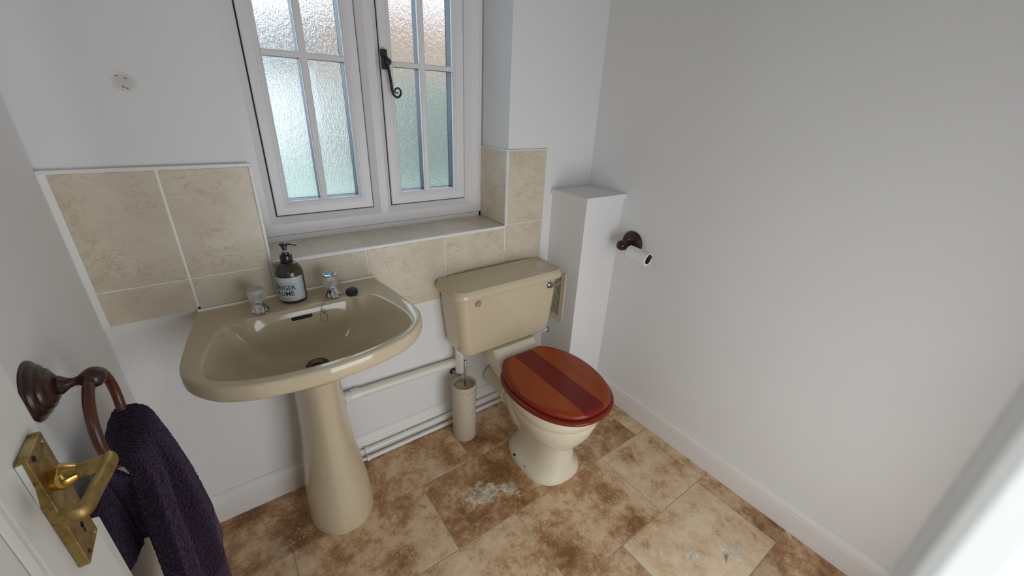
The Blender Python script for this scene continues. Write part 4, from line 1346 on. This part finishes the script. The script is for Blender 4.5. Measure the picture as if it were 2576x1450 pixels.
# brass lever handle
px = DXF
hp = bmesh.new()
box(hp, px, px + .0095, -.8445, -.7965, .8885, 1.0430)
hnd = bmobj('door_handle', hp, M_brass, door, bevel=0.0012, seg=2)
bm = bmesh.new()
lathe(bm, [(0, 0.0), (0.0120, 0), (0.0130, 0.003), (0.0138, 0.007), (0.0122, 0.012), (0.0095, 0.016), (0.0080, 0.019), (0, 0.019)], (px + .0095, -.8235, .9985), (1, 0, 0), 36)
bmobj('handle_collar', bm, M_brassp, hnd, smooth=True)
bm = bmesh.new()
xg = px + .0480
neck = cr([(px + .026, -.8235, .9985), (px + .036, -.8235, .9985), (px + .046, -.8232, .9985), (xg + .002, -.8215, .9985)], 4)
tube(bm, neck, [lerp(.0078, .0082, i / (len(neck) - 1)) for i in range(len(neck))], 18)
grip = cr([(px + .0520, -.8180, .9985), (px + .0535, -.8215, .9985), (px + .0530, -.8290, .9985), (px + .0500, -.8450, .9987), (px + .0460, -.8650, .9987), (px + .0430, -.8800, .9985), (px + .0400, -.8860, .9985), (px + .0350, -.8885, .9985), (px + .0240, -.8900, .9990)], 6)
n_ = len(grip)
tube(bm, grip, [0.0058 if 0.04 < i / n_ < 0.96 else 0.0046 for i in range(n_)], 20, squash=[1.6] * n_)
bmobj('lever', bm, M_brass, hnd, smooth=True)
for (yy, zz, r, mm) in ((-.8030, 1.0340, .0032, M_steel), (-.8335, 1.0360, .0034, M_dark), (-.8045, .8945, .0030, M_steel), (-.8345, .8975, .0026, M_dark)):
    bm = bmesh.new(); lathe(bm, [(0, 0), (r, 0), (r * .9, .0009), (0, .0010)], (px + .0095, yy, zz), (1, 0, 0), 16)
    bmobj('screw', bm, mm, hnd, smooth=True)
bm = bmesh.new()
lathe(bm, [(0, 0), (.0036, 0), (.0036, .0004), (0, .0004)], (px + .0095, -.8205, .926), (1, 0, 0), 18)
box(bm, px + .0090, px + .0099, -.8225, -.8185, .9135, .926)
bmobj('keyhole', bm, M_dark, hnd)
bm = bmesh.new()
loft(bm, [[Vector((x, -.84475, z)) for x, z in ((px + .0005, 1.040), (px + .0055, 1.041), (px + .0050, 1.026), (px + .0042, 1.008), (px + .0016, .992), (px + .0005, .985))],
          [Vector((x, -.84450, z)) for x, z in ((px + .0005, 1.040), (px + .0055, 1.041), (px + .0050, 1.026), (px + .0042, 1.008), (px + .0016, .992), (px + .0005, .985))]])
bmobj('paint_smear', bm, M_door, hnd)

# ------------------------------------------------------------------ moulded door lining right next to the viewer
bm = bmesh.new()
prof = [(0.440, -1.66), (0.372, -1.66), (0.366, -1.60), (0.364, -1.40), (0.364, -1.3425), (0.3635, -1.3415), (0.3640, -1.3385), (0.3650, -1.3372), (0.3665, -1.3366), (0.379, -1.3370), (0.384, -1.3405), (0.389, -1.3405), (0.394, -1.3375), (0.402, -1.338), (0.411, -1.341), (0.440, -1.3425)]
loft(bm, [[Vector((x, y, z)) for x, y in prof] for z in (0.0, 2.08)])
bmobj('trim_1', bm, gloss_white('lining_gloss', (0.90, 0.91, 0.91), 0.35))['kind'] = 'structure'

# ------------------------------------------------------------------ outside, seen blurred through the obscure glass
def plain(name, col, rough=0.9, sc=6, var=0.25):
    m, nt, p = mat(name, col, rough, spec=0.1)
    c = mixc(nt, noise_n(nt, coords(nt), sc, 4, 0.6), tuple(x * (1 - var) for x in col), tuple(min(1, x * (1 + var)) for x in col))
    nt.links.new(c, p.inputs['Base Color'])
    return m
bm = bmesh.new(); box(bm, -12, 25, 0.8, 30, -0.35, -0.15)
tag(bmobj('lawn', bm, plain('lawn', (0.26, 0.305, 0.26))), 'green lawn outside the window', 'lawn', kind='stuff')
bm = bmesh.new(); box(bm, -12, 25, 0.30, 0.8, -0.35, -0.14)
tag(bmobj('path', bm, plain('path', (0.45, 0.45, 0.42))), 'pale paving below the window outside', 'path', kind='structure')
def hedge(name, x0, x1, y0, y1, h, m, label):
    bm = bmesh.new()
    nx, nz = 40, 14
    prof = [(y0, -0.15), (y0 - .05, h * .3), (y0 - .02, h * .75), (y0 + .15, h), ((y0 + y1) / 2, h * 1.03), (y1 - .15, h), (y1, h * .5), (y1, -0.15)]
    rings = []
    for i in range(nx + 1):
        x = lerp(x0, x1, i / nx)
        rings.append([Vector((x, y, z)) + Vector((0.06 * noise.noise(Vector((x * 3, y, z * 3))), .12 * noise.noise(Vector((x * 2.5, y * 2, z * 2.5 + 9))), (.14 if z > 0 else 0) * noise.noise(Vector((x * 2, y * 2, 4))))) for y, z in prof])
    loft(bm, rings)
    tag(bmobj(name, bm, m, smooth=True), label, 'hedge')
hedge('hedge', 2.45, 11, 5.2, 6.4, 1.7, plain('hedge_leaf', (0.150, 0.165, 0.135), sc=9, var=.5), 'dark green hedge outside, blurred behind the right casement')
def house(name, x0, x1, y0, y1, h, m, roofm, label):
    t = thing(name, ((x0 + x1) / 2, y0, 0), label, 'house')
    bm = bmesh.new(); box(bm, x0, x1, y0, y1, -.15, h)
    bmobj('house_wall', bm, m, t)
    bm = bmesh.new()
    loft(bm, [[Vector((x, y0 - .3, h)), Vector((x, y1 + .3, h)), Vector((x, (y0 + y1) / 2, h + 1.6))] for x in (x0 - .3, x1 + .3)])
    bmobj('roof', bm, roofm, t)
roofm = plain('slate', (0.16, 0.155, 0.16))
house('brick_house', 3.9, 14, 9.6, 15, 3.1, plain('brick', (0.42, 0.27, 0.19), sc=3), plain('roof_tile', (0.30, 0.18, 0.13)), 'brown brick house outside, behind the right casement')
house('garage', -1.2, 3.2, 12.5, 17, 2.1, plain('white_render', (0.92, 0.90, 0.88), var=.03), roofm, 'low white building outside, behind the left casement')
